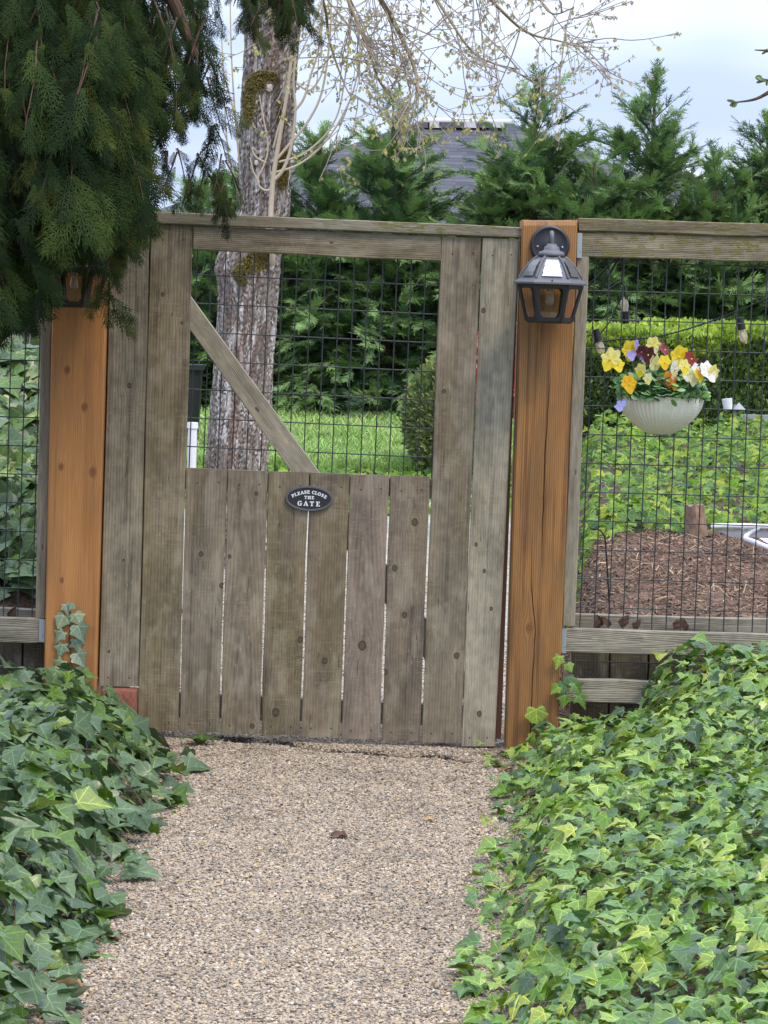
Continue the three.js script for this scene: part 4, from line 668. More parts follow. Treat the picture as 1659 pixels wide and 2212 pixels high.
    for (let k = 0; k < n; k++) {
      const u = lv ? 0.15 + 0.85 * R() : 0.3 + 0.7 * R(), p = c.getPointAt(u), d = c.getTangentAt(u), l = [0.55, 0.32, 0.16][lv] * (0.45 + 0.8 * R());
      const a = V((R() - 0.5) * 2, (R() - 0.62) * 1.7, (R() - 0.5) * 1.4).normalize(), dir = d.clone().multiplyScalar(0.75).add(a).normalize(), q = [p]; let e = dir.clone();
      for (let s = 1; s <= 4; s++) { e.add(V((R() - 0.5) * 0.35, (lv === 0 ? -0.07 : 0.1) + (R() - 0.5) * 0.2, (R() - 0.5) * 0.3)).normalize(); q.push(q[q.length - 1].clone().addScaledVector(e, l / 4)); }
      grow(q, z, [0.005, 0.0034, 0.0024][lv] * (0.7 + 0.4 * R()), [0.0024, 0.0018, 0.0013][lv], lv + 1);
    }
    leafTips.push([v[v.length - 1], 1]);
  };
  grow([[612, -250], [720, -150], [810, -20], [862, 70], [893, 140], [905, 205]], treeZ + 0.3, 0.024, 0.007, 0);
  grow([[615, -330], [800, -230], [980, -90], [1080, 20], [1150, 75], [1205, 88], [1268, 104]], treeZ + 0.1, 0.015, 0.003, 0);
  grow([[615, -380], [860, -290], [1060, -130], [1140, -40], [1195, 30], [1240, 16]], treeZ - 0.3, 0.014, 0.003, 0);
  grow([[610, -200], [690, -120], [760, 20], [800, 120], [822, 180], [850, 215], [890, 235]], treeZ + 0.1, 0.013, 0.003, 0);
  grow([[612, -280], [760, -200], [900, -60], [970, 40], [1010, 100], [1060, 135], [1120, 150]], treeZ - 0.1, 0.014, 0.003, 0);
  grow([[610, -180], [660, -100], [700, 10], [712, 90], [735, 160], [760, 215]], treeZ + 0.3, 0.013, 0.003, 0);
  part('twigs', merge(tw), twigMat, t).userData.kind = 'stuff';
  const leaf = (() => { const g = new GB(); const q = (x, z, y = 0) => V(x, y, z); g.tri(q(0, 0), q(0.34, 0.5, 0.1), q(0, 1, -0.15)); g.tri(q(0, 0), q(0, 1, -0.15), q(-0.34, 0.5, 0.1)); return g.build(); })(), ll = [];
  for (const [p, k] of leafTips) { const pr = project(p); const yel = pr.x < 800 || pr.y > 190 ? 1 : 0; for (let i = 0; i < 3; i++) { const f = 0.8 + 0.5 * R(), c = (R() < 0.2 + yel * 0.5) ? [0.44, 0.41, 0.12] : R() < 0.5 ? [0.38, 0.35, 0.24] : [0.44, 0.36, 0.29]; ll.push({ m: at(p.clone().add(V((R() - 0.5) * 0.02, (R() - 0.5) * 0.02, (R() - 0.5) * 0.02)), aim(V((R() - 0.5) * 2, -0.5 - R(), (R() - 0.5) * 2), V(R() - 0.5, 0.5, R())), (0.013 + 0.02 * R()) * k), c: lin(c[0] * f, c[1] * f, c[2] * f) }); } }
  instanced('leaves', leaf, phy({ roughness: 1, transmission: 0.4, thickness: 0 }), ll, t).userData.kind = 'stuff';
}
// a neighbour's tree whose leafy twigs reach in at the edge
{
  const t = thing('leafy_tree', 'broadleaf tree with round fresh leaves reaching in above the mesh fence', 'tree'), R = rng(99), z = -5, tips = [];
  const foot = V(5.2, hGround(5.2, z), z); part('trunk', tube([foot.clone().add(V(0, -0.2, 0)), V(5.1, 1.8, z), V(4.9, 3.4, z), V(4.6, 5, z)], (u) => 0.14 - 0.09 * u, 12, 16), barkMat, t);
  const br = (pts) => { const v = pts.map((p) => (p.isVector3 ? p : P(p[0], p[1], z))), c = new THREE.CatmullRomCurve3(v); part('branch', tube(v, (u) => 0.024 * (1 - u) + 0.003, 6, 24), barkMat, t); for (let i = 0; i < 40; i++) tips.push(c.getPointAt(0.45 + 0.55 * R())); };
  br([V(4.95, 3.0, z), V(3.9, 3.0, z), [1760, 130], [1690, 112], [1630, 108]]); br([V(5, 2.6, z), V(3.9, 2.6, z), [1760, 170], [1680, 190], [1632, 214], [1582, 222]]); br([V(4.9, 3.6, z), V(3.8, 3.5, z), [1740, 20], [1665, 10]]); br([V(5.05, 2.2, z), V(3.9, 2.3, z), [1760, 260], [1680, 180], [1640, 170]]);
  const g = new THREE.CircleGeometry(0.5, 7); g.rotateX(Math.PI / 2); g.translate(0, 0, 0.5); const ll = []; for (const p of tips) for (let k = 0; k < 2; k++) { const f = 0.7 + 0.6 * R(); ll.push({ m: at(p, aim(V((R() - 0.5) * 2, R() - 0.7, R() - 0.5), V(R() - 0.5, 0.6, R() * 0.8)), 0.025 + 0.025 * R()), c: lin(0.13 * f, 0.17 * f, 0.05 * f) }); }
  instanced('leaves', g, phy({ roughness: 1, transmission: 0.35, thickness: 0 }), ll, t).userData.kind = 'stuff';
}

// ------------------------------------------------------------------ row of young conifers behind the lawn
{
  const kinds = [0, 1, 2].map((k) => frond(700 + k * 9, { n: 10, side: 0.42, sub: 3, w: 0.024, curve: -0.15, ang: 0.72, flatness: 0.45 })), mat = needle(0.18), group = 'conifer row behind the lawn';
  const spec = [   // top x, top y, depth, half width m, label
    [300, 470, -14.6, 0.8, 'low conifer at the shaded end of the row'], [425, 395, -14.4, 0.75, 'conifer beside the old trunk with its top under the cypress'], [560, 330, -15, 0.85, 'conifer standing directly behind the old trunk'],
    [695, 285, -14.7, 0.95, 'conifer with yellow twigs before it next to the old trunk'], [850, 205, -14.4, 1.0, 'tall pointed conifer overlapping the hip of the grey roof'], [1050, 405, -14.2, 0.65, 'short conifer in front of the middle of the grey roof'],
    [1160, 165, -14.5, 1.0, 'tall conifer covering one end of the roof ridge'], [1285, 335, -14.1, 0.9, 'low bushy conifer above the lantern post'], [1415, 165, -14.5, 1.0, 'tall conifer with a nodding tip above the mesh fence'],
    [1545, 345, -14.3, 0.85, 'low conifer in front of the pale gable'], [1660, 250, -14.6, 0.95, 'conifer behind the round leaved twigs'], [1790, 300, -14.5, 0.9, 'conifer at the far open end of the row']];
  spec.forEach(([x, y, z, hw, label], ti) => {
    const R = rng(5000 + ti * 37), top = P(x, y, z), gy = hGround(top.x, z), H = top.y - gy, t = thing('conifer', label, 'tree', V(top.x, gy, z), group);
    part('trunk', tube([V(0, -0.2, 0), V(0.02, H * 0.5, 0), V(0, H * 0.97, 0)], (u) => 0.07 * (1 - u) + 0.008, 8, 10), barkMat, t);
    const lists = [[], [], []], wood = [], nb = Math.round(H * 95);
    const put = (p, dir, s, tip) => { const f = 0.75 + 0.6 * R(), c = tip ? [0.17, 0.275, 0.075] : R() < 0.24 ? [0.2, 0.335, 0.08] : R() < 0.62 ? [0.075, 0.16, 0.05] : [0.045, 0.1, 0.038]; lists[Math.floor(R() * 3)].push({ m: at(p, aim(dir, V((R() - 0.5) * 1.4, 1, (R() - 0.5) * 1.4)), s), c: lin(c[0] * f, c[1] * f, c[2] * f) }); };
    for (let b = 0; b < nb; b++) {
      const v = 1 - Math.pow(R(), 0.58), lng = R() < 0.1 ? 1.6 : 1, h = H * (0.02 + 0.95 * v), az = R() * 6.28, rise = 0.35 + 0.75 * v + (R() - 0.5) * 0.4, reach = (hw * Math.pow(1 - v, 0.85) * (0.55 + 0.7 * R()) + 0.07) * (0.85 + 0.3 * vn(az * 1.2, h * 1.4, ti)) * lng;
      let p = V(0, h, 0), d = V(Math.cos(az), rise, Math.sin(az)).normalize(); const st = 0.085, pts = [p.clone()];
      for (let l = 0; l < reach; l += st) {
        if (l > reach * 0.25) for (let k = 0; k < 2; k++) { const a2 = R() * 6.28; put(p, d.clone().multiplyScalar(0.85).add(V(Math.cos(a2) * 0.75, 0.15 + (R() - 0.5) * 0.6, Math.sin(a2) * 0.75)).normalize(), (0.13 + 0.1 * R()) * (v > 0.75 ? 0.8 : 1), l > reach * 0.8); }
        p = p.clone().addScaledVector(d, st); pts.push(p.clone()); d.add(V(0, -0.075 + (R() - 0.5) * 0.1, 0)).normalize();
      }
      put(p, d, 0.2, true); if (pts.length > 1 && b % 2 === 0) wood.push(tube(pts, (u) => 0.007 * (1 - 0.7 * u), 4));
    }
    for (let h = 0.7; h < 1; h += 0.012) { const az = R() * 6.28; put(V(0, H * h, 0), V(Math.cos(az), 0.9, Math.sin(az)).normalize(), 0.15 + 0.25 * (1 - h), true); } put(V(0, H * 0.96, 0), V(0.3, 1, 0.1), 0.22, true);
    part('branches', merge(wood), barkMat, t).userData.kind = 'stuff'; lists.forEach((l, k) => { instanced('foliage', kinds[k], mat, l, t).userData.kind = 'stuff'; });
  });
}
// ------------------------------------------------------------------ clipped hedges: leaves on the skin of a rounded block
const smallLeaf = (() => { const g = new GB(), q = (x, z, y = 0) => V(x, y, z); g.quad(q(0, 0), q(0.36, 0.45, 0.08), q(0, 1), q(-0.36, 0.45, 0.08), [0, 0], [0, 0], [0, 0], [0, 0]); return g.build(); })();
const boxMat = phy({ roughness: 1, transmission: 0.25, thickness: 0, clearcoat: 0.3, clearcoatRoughness: 0.4 });
function hedgeLeaves(parent, n, seed, skin, size, cols, deep) {
  const R = rng(seed), list = [];
  for (let i = 0; i < n; i++) { const { p, nr, top } = skin(R); if (i % 3 === 0) p.addScaledVector(nr, -deep * Math.pow(R(), 0.8)); const f = 0.7 + 0.6 * R(), c = cols(top, R), dir = nr.clone().add(V((R() - 0.5) * 1.6, (R() - 0.1) * 1.2, (R() - 0.5) * 1.6)).normalize(); list.push({ m: at(p, aim(dir, V(R() - 0.5, R(), R())), size * (0.6 + 0.8 * R())), c: lin(c[0] * f, c[1] * f, c[2] * f) }); }
  instanced('foliage', smallLeaf, boxMat, list, parent).userData.kind = 'stuff';
}
function boxHedge(label, x0, x1, y0, y1, z0, z1, n, seed) {
  const t = thing('clipped_hedge', label, 'hedge', V(0, 0, 0)), r = 0.1;
  const skin = (R) => {
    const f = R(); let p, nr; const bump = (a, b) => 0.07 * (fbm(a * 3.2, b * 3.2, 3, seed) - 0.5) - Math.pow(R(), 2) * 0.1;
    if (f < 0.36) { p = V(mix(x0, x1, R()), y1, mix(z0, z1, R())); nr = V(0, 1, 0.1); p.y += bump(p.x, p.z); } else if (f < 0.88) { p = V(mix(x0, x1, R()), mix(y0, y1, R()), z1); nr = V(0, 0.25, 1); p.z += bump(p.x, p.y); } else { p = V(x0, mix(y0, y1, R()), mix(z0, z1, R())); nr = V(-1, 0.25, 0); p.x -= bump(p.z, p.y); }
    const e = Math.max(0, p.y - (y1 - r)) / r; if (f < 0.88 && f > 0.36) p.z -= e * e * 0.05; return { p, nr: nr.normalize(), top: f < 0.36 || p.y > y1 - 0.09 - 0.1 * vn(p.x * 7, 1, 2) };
  };
  hedgeLeaves(t, n, seed, skin, 0.045, (top, R) => (top ? (R() < 0.7 ? [0.36, 0.48, 0.035] : [0.2, 0.32, 0.04]) : R() < 0.25 ? [0.2, 0.3, 0.04] : [0.07, 0.13, 0.03]), 0.4);  // upper leaves lime green, face leaves mostly much darker
  part('branches', merge(Array.from({ length: 40 }, (_, i) => { const x = mix(x0 + 0.05, x1 - 0.05, hash(i, 1, seed)), z = mix(z0 + 0.1, z1 - 0.1, hash(i, 2, seed)); return tube([V(x, hGround(x, z) - 0.1, z), V(x + 0.1 * (hash(i, 3, seed) - 0.5), (y0 + y1) / 2, z), V(x + 0.3 * (hash(i, 4, seed) - 0.5), y1 - 0.05, z + 0.2 * (hash(i, 5, seed) - 0.5))], 0.012, 5, 6); })), barkMat, t).userData.kind = 'stuff';
}
boxHedge('clipped box hedge with lime green upper leaves behind the pansies', P(1225, 800, -8.6).x, P(1556, 800, -8.6).x, 0.75, P(1440, 722, -8.6).y, -9.4, -8.6, 16000, 3);
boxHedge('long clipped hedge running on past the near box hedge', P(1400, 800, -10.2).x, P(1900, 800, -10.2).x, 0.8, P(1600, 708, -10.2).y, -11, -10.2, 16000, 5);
function ball(label, x, y, z, rx, ry, n, seed, cols) { const c = P(x, y, z), t = thing('round_shrub', label, 'shrub', V(c.x, 0, c.z)); hedgeLeaves(t, n, seed, (R) => { const a = R() * 6.28, s = R() * 2 - 1, q = Math.sqrt(1 - s * s), nr = V(Math.cos(a) * q, s, Math.sin(a) * q), k = 1 - 0.16 * R() * R() + 0.08 * (fbm(a * 3, s * 4, 2, seed) - 0.5); return { p: V(nr.x * rx * k, c.y + nr.y * ry * k, nr.z * rx * k), nr, top: s > 0.3 }; }, 0.045, cols, rx * 0.8); const gy = hGround(c.x, c.z); part('stem', tube([V(0, gy - 0.1, 0), V(0, c.y - ry * 0.5, 0)], 0.04, 8), barkMat, t); }
ball('rounded olive green shrub half hidden by the gate stile', 962, 905, -10, 0.29, 0.42, 6000, 21, (top, R) => (R() < 0.35 ? [0.24, 0.27, 0.06] : R() < 0.7 ? [0.12, 0.19, 0.04] : [0.07, 0.12, 0.03]));
ball('red flowering azalea glimpsed through the gap beside the post', 1085, 800, -7, 0.22, 0.26, 2600, 22, (top, R) => (R() < 0.6 ? [0.62, 0.07, 0.06] : R() < 0.75 ? [0.7, 0.25, 0.3] : [0.1, 0.18, 0.05]));

// ------------------------------------------------------------------ lawn
{
  const lawnTex = tex(256, 256, (x, y) => { const n = fbm(x / 12, y / 12, 4, 7); return [0.3 + 0.2 * n, 0.38 + 0.22 * n, 0.13 + 0.08 * n]; });
  structure('lawn', sheet(() => range(-9, 9, 50), range(-16.3, -9.6, 30), (x, z) => hGround(x, z) + 0.012, 1), std({ map: lawnTex, roughness: 1 }), 'bright green lawn between the gate and the conifers', 'lawn');
  const R = rng(61), blade = (() => { const g = new GB(); for (let k = 0; k < 6; k++) { const a = k * 1.05, c = Math.cos(a), s = Math.sin(a), l = 0.35 + 0.12 * (k % 3), b = V(c * 0.1, 0, s * 0.1), m = V(c * 0.2, 0.6, s * 0.2), e = V(c * (0.2 + l), 0.95 - 0.1 * (k % 2), s * (0.2 + l)), w = V(-s * 0.035, 0, c * 0.035); g.quad(b.clone().sub(w), b.clone().add(w), m.clone().add(w), m.clone().sub(w), [0, 0], [0, 0], [0, 0], [0, 0]); g.tri(m.clone().sub(w), m.clone().add(w), e); } return g.build(); })(), list = [];
  for (let i = 0; i < 26000; i++) { const z = -9.9 - R() * 5.3, x = -2.6 + R() * 3.8, h = 0.05 + 0.15 * R() * R() * (0.5 + fbm(x * 2, z * 2, 2, 3)), f = 0.7 + 0.5 * R(); list.push({ m: at(V(x, hGround(x, z) + 0.01, z), new THREE.Quaternion().setFromAxisAngle(V(0, 1, 0), R() * 6.28), h), c: R() < 0.85 ? lin(0.3 * f, 0.47 * f, 0.1 * f) : lin(0.45 * f, 0.54 * f, 0.17 * f) }); }
  const im = instanced('grass', blade, phy({ roughness: 1, transmission: 0.35, thickness: 0 }), list); im.userData = { label: 'fresh tufty grass growing on the lawn', category: 'grass', kind: 'stuff' };
  const l2 = ivyLeaves({ seed: 77, n: 1500, spot: (R2) => [-2 + R2() * 3, -8 - R2() * 2.2], canopy: (x, z) => hGround(x, z) + 0.06, size: 0.06, tone: 'young', out: () => V(0, 0, 1), deep: 0.05, upright: 0.6 }); ivyPatch('low_ground_cover', 'pale green ground cover with yellow leaves along the near lawn edge', 'ground cover', 'young', l2, 0, 'stuff');
}
// far board fence behind the conifers
{
  const t = thing('board_fence', 'dark board fence glimpsed behind the conifers', 'fence'), m = std({ color: lin(0.05, 0.045, 0.038), roughness: 0.9 });
  for (let k = 0; k < 62; k++) { const x = -4.2 + k * 0.153, gy = hGround(x, -16.6); part('plank', box(x, x + 0.14, gy - 0.05, gy + 1.62 + 0.01 * (k % 3), -16.62, -16.6), m, t); }
  part('rail', box(-4.3, 5.4, 1.0, 1.09, -16.68, -16.625), m, t);
}
// ------------------------------------------------------------------ houses beyond
{
  const shTex = tex(512, 512, (x, y) => { const row = Math.floor(y / 32), col = Math.floor((x + (row % 2) * 40 + hash(row, 1, 3) * 60) / 78), f = hash(col, row, 5), e = y % 32 < 4 ? 0.72 : 1, n = fbm(x / 5, y / 5, 3, 9); const k = (0.86 + 0.22 * (f - 0.5) + 0.2 * (n - 0.5)) * e; return [0.41 * k, 0.415 * k, 0.445 * k]; });
  const shMat = phy({ map: shTex, roughness: 1, specularIntensity: 0.2 }), wallMat = std({ color: lin(0.45, 0.44, 0.4), roughness: 0.85 }), trim = std({ color: lin(0.75, 0.75, 0.74), roughness: 0.7 }), ventMat = std({ color: lin(0.1, 0.1, 0.105), roughness: 0.6 }), pale = std({ color: lin(0.55, 0.56, 0.55), roughness: 0.7 }), glass = phy({ color: lin(0.03, 0.035, 0.04), roughness: 0.1, clearcoat: 1 });
  const zr = -50, a = P(905, 262, zr), b = P(1112, 268, zr), t = thing('grey_house', 'house with grey shingled hip roof and ridge vents beyond the conifers', 'house', V(0, 0, 0)), ey = a.y - 3.1, sx = 7.4, sz = 5.2, gb = new GB();
  const FL = V(a.x - sx, ey, zr + sz), FR = V(b.x + sx, ey, zr + sz), BLk = V(a.x - sx, ey, zr - sz), BRk = V(b.x + sx, ey, zr - sz), uvf = (p) => [p.x * 0.42, Math.hypot(p.z - zr, p.y - a.y) * 0.42], uvs = (p) => [p.z * 0.42, Math.hypot(p.x, p.y) * 0.42];
  gb.quad(FL, FR, b, a, uvf(FL), uvf(FR), uvf(b), uvf(a)); gb.quad(BRk, BLk, a, b, uvf(BRk), uvf(BLk), uvf(a), uvf(b)); gb.tri(BLk, FL, a, uvs(BLk), uvs(FL), uvs(a)); gb.tri(FR, BRk, b, uvs(FR), uvs(BRk), uvs(b));
  const rf = part('roof', gb.build(), shMat, t);
  part('ridge_cap', tube([a.clone().add(V(0, 0.02, 0)), b.clone().add(V(0, 0.02, 0))], 0.07, 6), pale, rf);
  for (const [x, k] of [[915, 0], [938, 1], [962, 0], [990, 0], [1016, 1], [1045, 0], [1078, 1]]) { const c = P(x, 264, zr + 0.3); part('ridge_vent', box(c.x - 0.13, c.x + 0.13, c.y - 0.12, c.y + 0.0, zr + 0.12, zr + 0.36), k ? pale : ventMat, rf); }
  part('gutter', box(FL.x, FR.x, ey - 0.12, ey - 0.005, zr + sz - 0.02, zr + sz + 0.1), trim, t);
  part('wall', box(FL.x + 0.5, FR.x - 0.5, -0.5, ey - 0.05, zr - sz + 0.5, zr + sz - 0.5), wallMat, t);
  for (const x of [-3.5, 0.5, 5]) { part('window', box(x, x + 1.3, 1.0, 2.2, zr + sz - 0.52, zr + sz - 0.44), trim, t); part('pane', box(x + 0.08, x + 1.22, 1.08, 2.12, zr + sz - 0.44, zr + sz - 0.43), glass, t); }
  // gabled neighbour
  const z2 = -62, c = P(1478, 372, z2), t2 = thing('pale_house', 'small pale house with white trimmed gable between the conifers', 'house', V(0, 0, 0)), h2 = c.y - 1.0, w2 = 2.6, gw = new GB();
  gw.quad(V(c.x - w2, -0.5, z2), V(c.x + w2, -0.5, z2), V(c.x + w2, h2, z2), V(c.x - w2, h2, z2)); gw.tri(V(c.x - w2, h2, z2), V(c.x + w2, h2, z2), V(c.x, c.y, z2)); for (const s of [-1, 1]) gw.quad(V(c.x + s * w2, -0.5, z2), V(c.x + s * w2, -0.5, z2 - 6), V(c.x + s * w2, h2, z2 - 6), V(c.x + s * w2, h2, z2)); part('wall', gw.build(), pale, t2);
  const rg = new GB(); for (const s of [-1, 1]) rg.quad(V(c.x, c.y + 0.06, z2 + 0.3), V(c.x + s * (w2 + 0.4), h2 - 0.1, z2 + 0.3), V(c.x + s * (w2 + 0.4), h2 - 0.1, z2 - 6), V(c.x, c.y + 0.06, z2 - 6), [0, 0], [1, 0], [1, 2], [0, 2]); part('roof', rg.build(), shMat, t2);
  for (const s of [-1, 1]) part('bargeboard', tube([V(c.x, c.y + 0.02, z2 + 0.32), V(c.x + s * (w2 + 0.4), h2 - 0.14, z2 + 0.32)], 0.07, 4), trim, t2);
}

// ------------------------------------------------------------------ pansies in a woven half basket hung on the mesh
{
  const zc = -0.036, cen = P(1428, 858, zc), t = thing('hanging_basket', 'cream woven plastic basket hung on the mesh fence', 'basket', cen), cream = phy({ color: lin(0.88, 0.85, 0.7), roughness: 0.5, clearcoat: 0.15, clearcoatRoughness: 0.4 });
  const RX = 0.152, D = 0.138, H = 0.133, pos = [], uv = [], idx = [], NU = 168, NV = 66;
  for (let j = 0; j <= NV; j++) for (let i = 0; i <= NU; i++) { const v = j / NV, a = Math.PI * i / NU, ph = Math.acos(1 - v), pr = Math.pow(Math.cos(v * Math.PI / 2 * 0.93), 0.62), r = pr, wv = 0.0016 * Math.cos(i * Math.PI * 2 / 6) + 0.0011 * Math.abs(Math.sin(v * 16 * Math.PI)) * (1 + 0.5 * Math.cos(i * Math.PI * 2 / 6)); void ph; pos.push(Math.cos(a) * (RX * r + wv), -H * v, Math.sin(a) * (D * r + wv)); uv.push(i / NU, v); }
  for (let j = 0; j < NV; j++) for (let i = 0; i < NU; i++) { const p = j * (NU + 1) + i, q = p + NU + 1; idx.push(p, p + 1, q, q, p + 1, q + 1); }
  const g = new THREE.BufferGeometry(); g.setAttribute('position', new THREE.Float32BufferAttribute(pos, 3)); g.setAttribute('uv', new THREE.Float32BufferAttribute(uv, 2)); g.setIndex(idx); g.computeVertexNormals(); part('bowl', g, cream, t);
  part('rim', tube(Array.from({ length: 41 }, (_, i) => { const a = Math.PI * i / 40; return V(Math.cos(a) * RX, 0.002, Math.sin(a) * D); }), 0.0042, 8), cream, t);
  { const sh = new THREE.Shape(); sh.moveTo(-RX, 0); for (let i = 0; i <= 30; i++) { const v = i / 30, r = Math.pow(Math.cos(v * Math.PI / 2 * 0.93), 0.62); sh.lineTo(-RX * r, -H * v); } for (let i = 30; i >= 0; i--) { const v = i / 30, r = Math.pow(Math.cos(v * Math.PI / 2 * 0.93), 0.62); sh.lineTo(RX * r, -H * v); } part('back_panel', new THREE.ExtrudeGeometry(sh, { depth: 0.003, bevelEnabled: false }), cream, t); }
  { const s = new THREE.CircleGeometry(1, 24, 0, Math.PI); s.rotateX(Math.PI / 2); s.scale(RX * 0.96, 1, D * 0.96); s.translate(0, -0.012, 0.002); part('soil', s, soilMat, t); }
  for (const s of [-1, 1]) part('hook', tube([V(s * 0.06, 0, 0.004), V(s * 0.055, 0.05, 0.0), V(s * 0.04, 0.168, -0.006), V(s * 0.04, 0.172, -0.02)], 0.0014, 5, 10), vinyl, t);
  const flowers = thing('pansy_plant', 'mixed pansies in yellow, maroon, white, lavender and orange filling the cream basket', 'pansies', cen), R = rng(17);
  const petalG = (() => { const p = [], n = 7; const pos2 = [0, 0, 0], id = []; for (let r = 1; r <= 2; r++) for (let i = 0; i <= n; i++) { const a = -1.15 + 2.3 * i / n, l = r / 2, x = Math.sin(a) * l * 0.62, z = Math.cos(a) * l * (0.85 + 0.15 * Math.cos(a * 3)); pos2.push(x, 0.16 * l * l + 0.085 * Math.sin(i * 2.1) * l * l - 0.3 * x * x, z); } for (let i = 0; i < n; i++) id.push(0, 1 + i, 2 + i, 1 + i, 1 + n + 1 + i, 2 + i, 2 + i, 2 + n + i, 3 + n + i); void p; const gg = new THREE.BufferGeometry(); gg.setAttribute('position', new THREE.Float32BufferAttribute(pos2, 3)); gg.setIndex(id); gg.computeVertexNormals(); return gg; })();
  const pm = {}, pmat = (c) => pm[c] || (pm[c] = phy({ color: lin(...COL[c]), roughness: 1, transmission: 0.35, thickness: 0 }));
  const COL = { yellow: [0.84, 0.68, 0.03], pale: [0.84, 0.78, 0.25], cream: [0.8, 0.78, 0.42], lavender: [0.42, 0.38, 0.78], maroon: [0.075, 0.006, 0.012], wine: [0.28, 0.025, 0.085], red: [0.22, 0.012, 0.012], white: [0.84, 0.83, 0.8], orange: [0.88, 0.28, 0.02], gold: [0.86, 0.52, 0.01], blue: [0.33, 0.4, 0.8] };
  // x, y, size px, upper colour, lower colour, turn sideways, tilt
  const F2 = [[1319, 777, 42, 'pale', 'yellow', -0.5, 0], [1360, 757, 36, 'yellow', 'yellow', 0.5, 0.1], [1375, 747, 22, 'lavender', 'lavender', 0.7, 0], [1364, 768, 20, 'lavender', 'lavender', -0.2, 0], [1411, 747, 32, 'pale', 'cream', 0.1, 0.2], [1400, 767, 30, 'maroon', 'maroon', -0.1, 0], [1434, 757, 32, 'wine', 'wine', 0.7, 0], [1466, 771, 40, 'yellow', 'yellow', 0.15, 0.15], [1414, 786, 38, 'cream', 'cream', 1.15, 0.1], [1492, 777, 34, 'red', 'red', 0.5, -0.1], [1392, 774, 18, 'lavender', 'white', 0, 0], [1456, 798, 34, 'white', 'cream', 0.6, 0], [1447, 820, 30, 'orange', 'orange', -0.3, -0.1], [1530, 803, 38, 'white', 'white', 0.5, 0], [1541, 806, 30, 'pale', 'cream', 1.0, 0], [1518, 790, 20, 'maroon', 'maroon', 0, 0], [1486, 810, 26, 'cream', 'white', -0.4, -0.2], [1359, 830, 32, 'gold', 'gold', -0.1, -0.1], [1456, 834, 17, 'orange', 'gold', 0.1, 0], [1341, 877, 26, 'blue', 'lavender', -0.3, -0.6], [1420, 828, 14, 'orange', 'orange', 1, 0], [1497, 822, 20, 'cream', 'cream', 0.4, 0], [1336, 790, 26, 'yellow', 'yellow', -0.4, 0], [1384, 800, 24, 'pale', 'yellow', -0.2, 0], [1436, 783, 26, 'yellow', 'gold', 0.2, 0], [1478, 792, 26, 'pale', 'yellow', 0.3, 0.1], [1510, 812, 24, 'gold', 'yellow', 0.3, 0], [1400, 818, 20, 'cream', 'pale', -0.3, 0], [1385, 760, 22, 'maroon', 'wine', 0.2, 0], [1505, 797, 22, 'white', 'cream', 0.2, 0]];
  const stalk = std({ color: lin(0.09, 0.17, 0.04), roughness: 0.8 }), heart = std({ color: lin(0.75, 0.5, 0.02), roughness: 0.8 });
  for (const [x, y, s, c1, c2, yaw, tilt] of F2) {
    const zz = y > 860 ? 0.16 : 0.06 + 0.07 * R() + (y > 790 ? 0.06 : (y - 750) * 0.0005), p = P(x, y, zz + zc).sub(cen), f = new THREE.Group(); f.name = 'flower'; f.position.copy(p); f.rotation.set(-0.1 + tilt + (R() - 0.4) * 0.7, yaw + (R() - 0.5) * 0.7, (R() - 0.5) * 0.8, 'YXZ'); flowers.add(f);
    const k = s / 606 * 0.62, pet = (a, c, sc, dz) => { const m = part('petal', petalG, pmat(c), f); m.quaternion.copy(aim(V(Math.sin(a), Math.cos(a), -0.12), V(0, 0, 1))); m.position.set(0, 0, dz); m.scale.setScalar(k * sc); };
    pet(0.42, c1, 1.08, -0.004); pet(-0.42, c1, 1.08, -0.002); pet(1.45, c1, 0.92, 0.001); pet(-1.45, c1, 0.92, 0.002); pet(Math.PI, c2, 1.1, 0.004);
    const h = new THREE.SphereGeometry(k * 0.1, 8, 6); h.translate(0, 0, 0.005); part('flower_eye', h, heart, f);
    part('stalk', tube([V(p.x * 0.75, -0.012, Math.max(0.02, p.z * 0.7)), V(p.x * 0.85, Math.max(0.015, p.y * 0.5), p.z * 0.85), p.clone().add(V(0, 0, -0.01))], 0.0014, 5, 8), stalk, flowers);
  }
  const pl2 = [], lf = new THREE.SphereGeometry(0.5, 7, 4, 0, Math.PI * 2, 0, Math.PI / 2); lf.scale(0.75, 0.1, 1); lf.translate(0, 0, 0.5);
  for (let i = 0; i < 560; i++) { const a = Math.PI * R(), r = Math.sqrt(R()) * 0.97, x = Math.cos(a) * r * RX, z = 0.01 + Math.sin(a) * r * D, f = 0.7 + 0.6 * R(), y = 0.004 + Math.pow(R(), 1.2) * 0.11 * (1.1 - r * 0.5) - (R() < 0.02 ? 0.03 : 0), c = R() < 0.35 ? [0.26, 0.44, 0.24] : R() < 0.7 ? [0.11, 0.26, 0.07] : [0.2, 0.4, 0.07]; pl2.push({ m: at(V(x, y, z), aim(V(Math.cos(a) + (R() - 0.5), (R() - 0.5) * 1.1, Math.sin(a) + (R() - 0.5)), V(R() - 0.5, 0.8, R())), 0.02 + 0.026 * R()), c: lin(c[0] * f, c[1] * f, c[2] * f) }); }
  instanced('foliage', lf, phy({ roughness: 1, transmission: 0.2, thickness: 0, clearcoat: 0.3, clearcoatRoughness: 0.4 }), pl2, flowers).userData.kind = 'stuff';
}

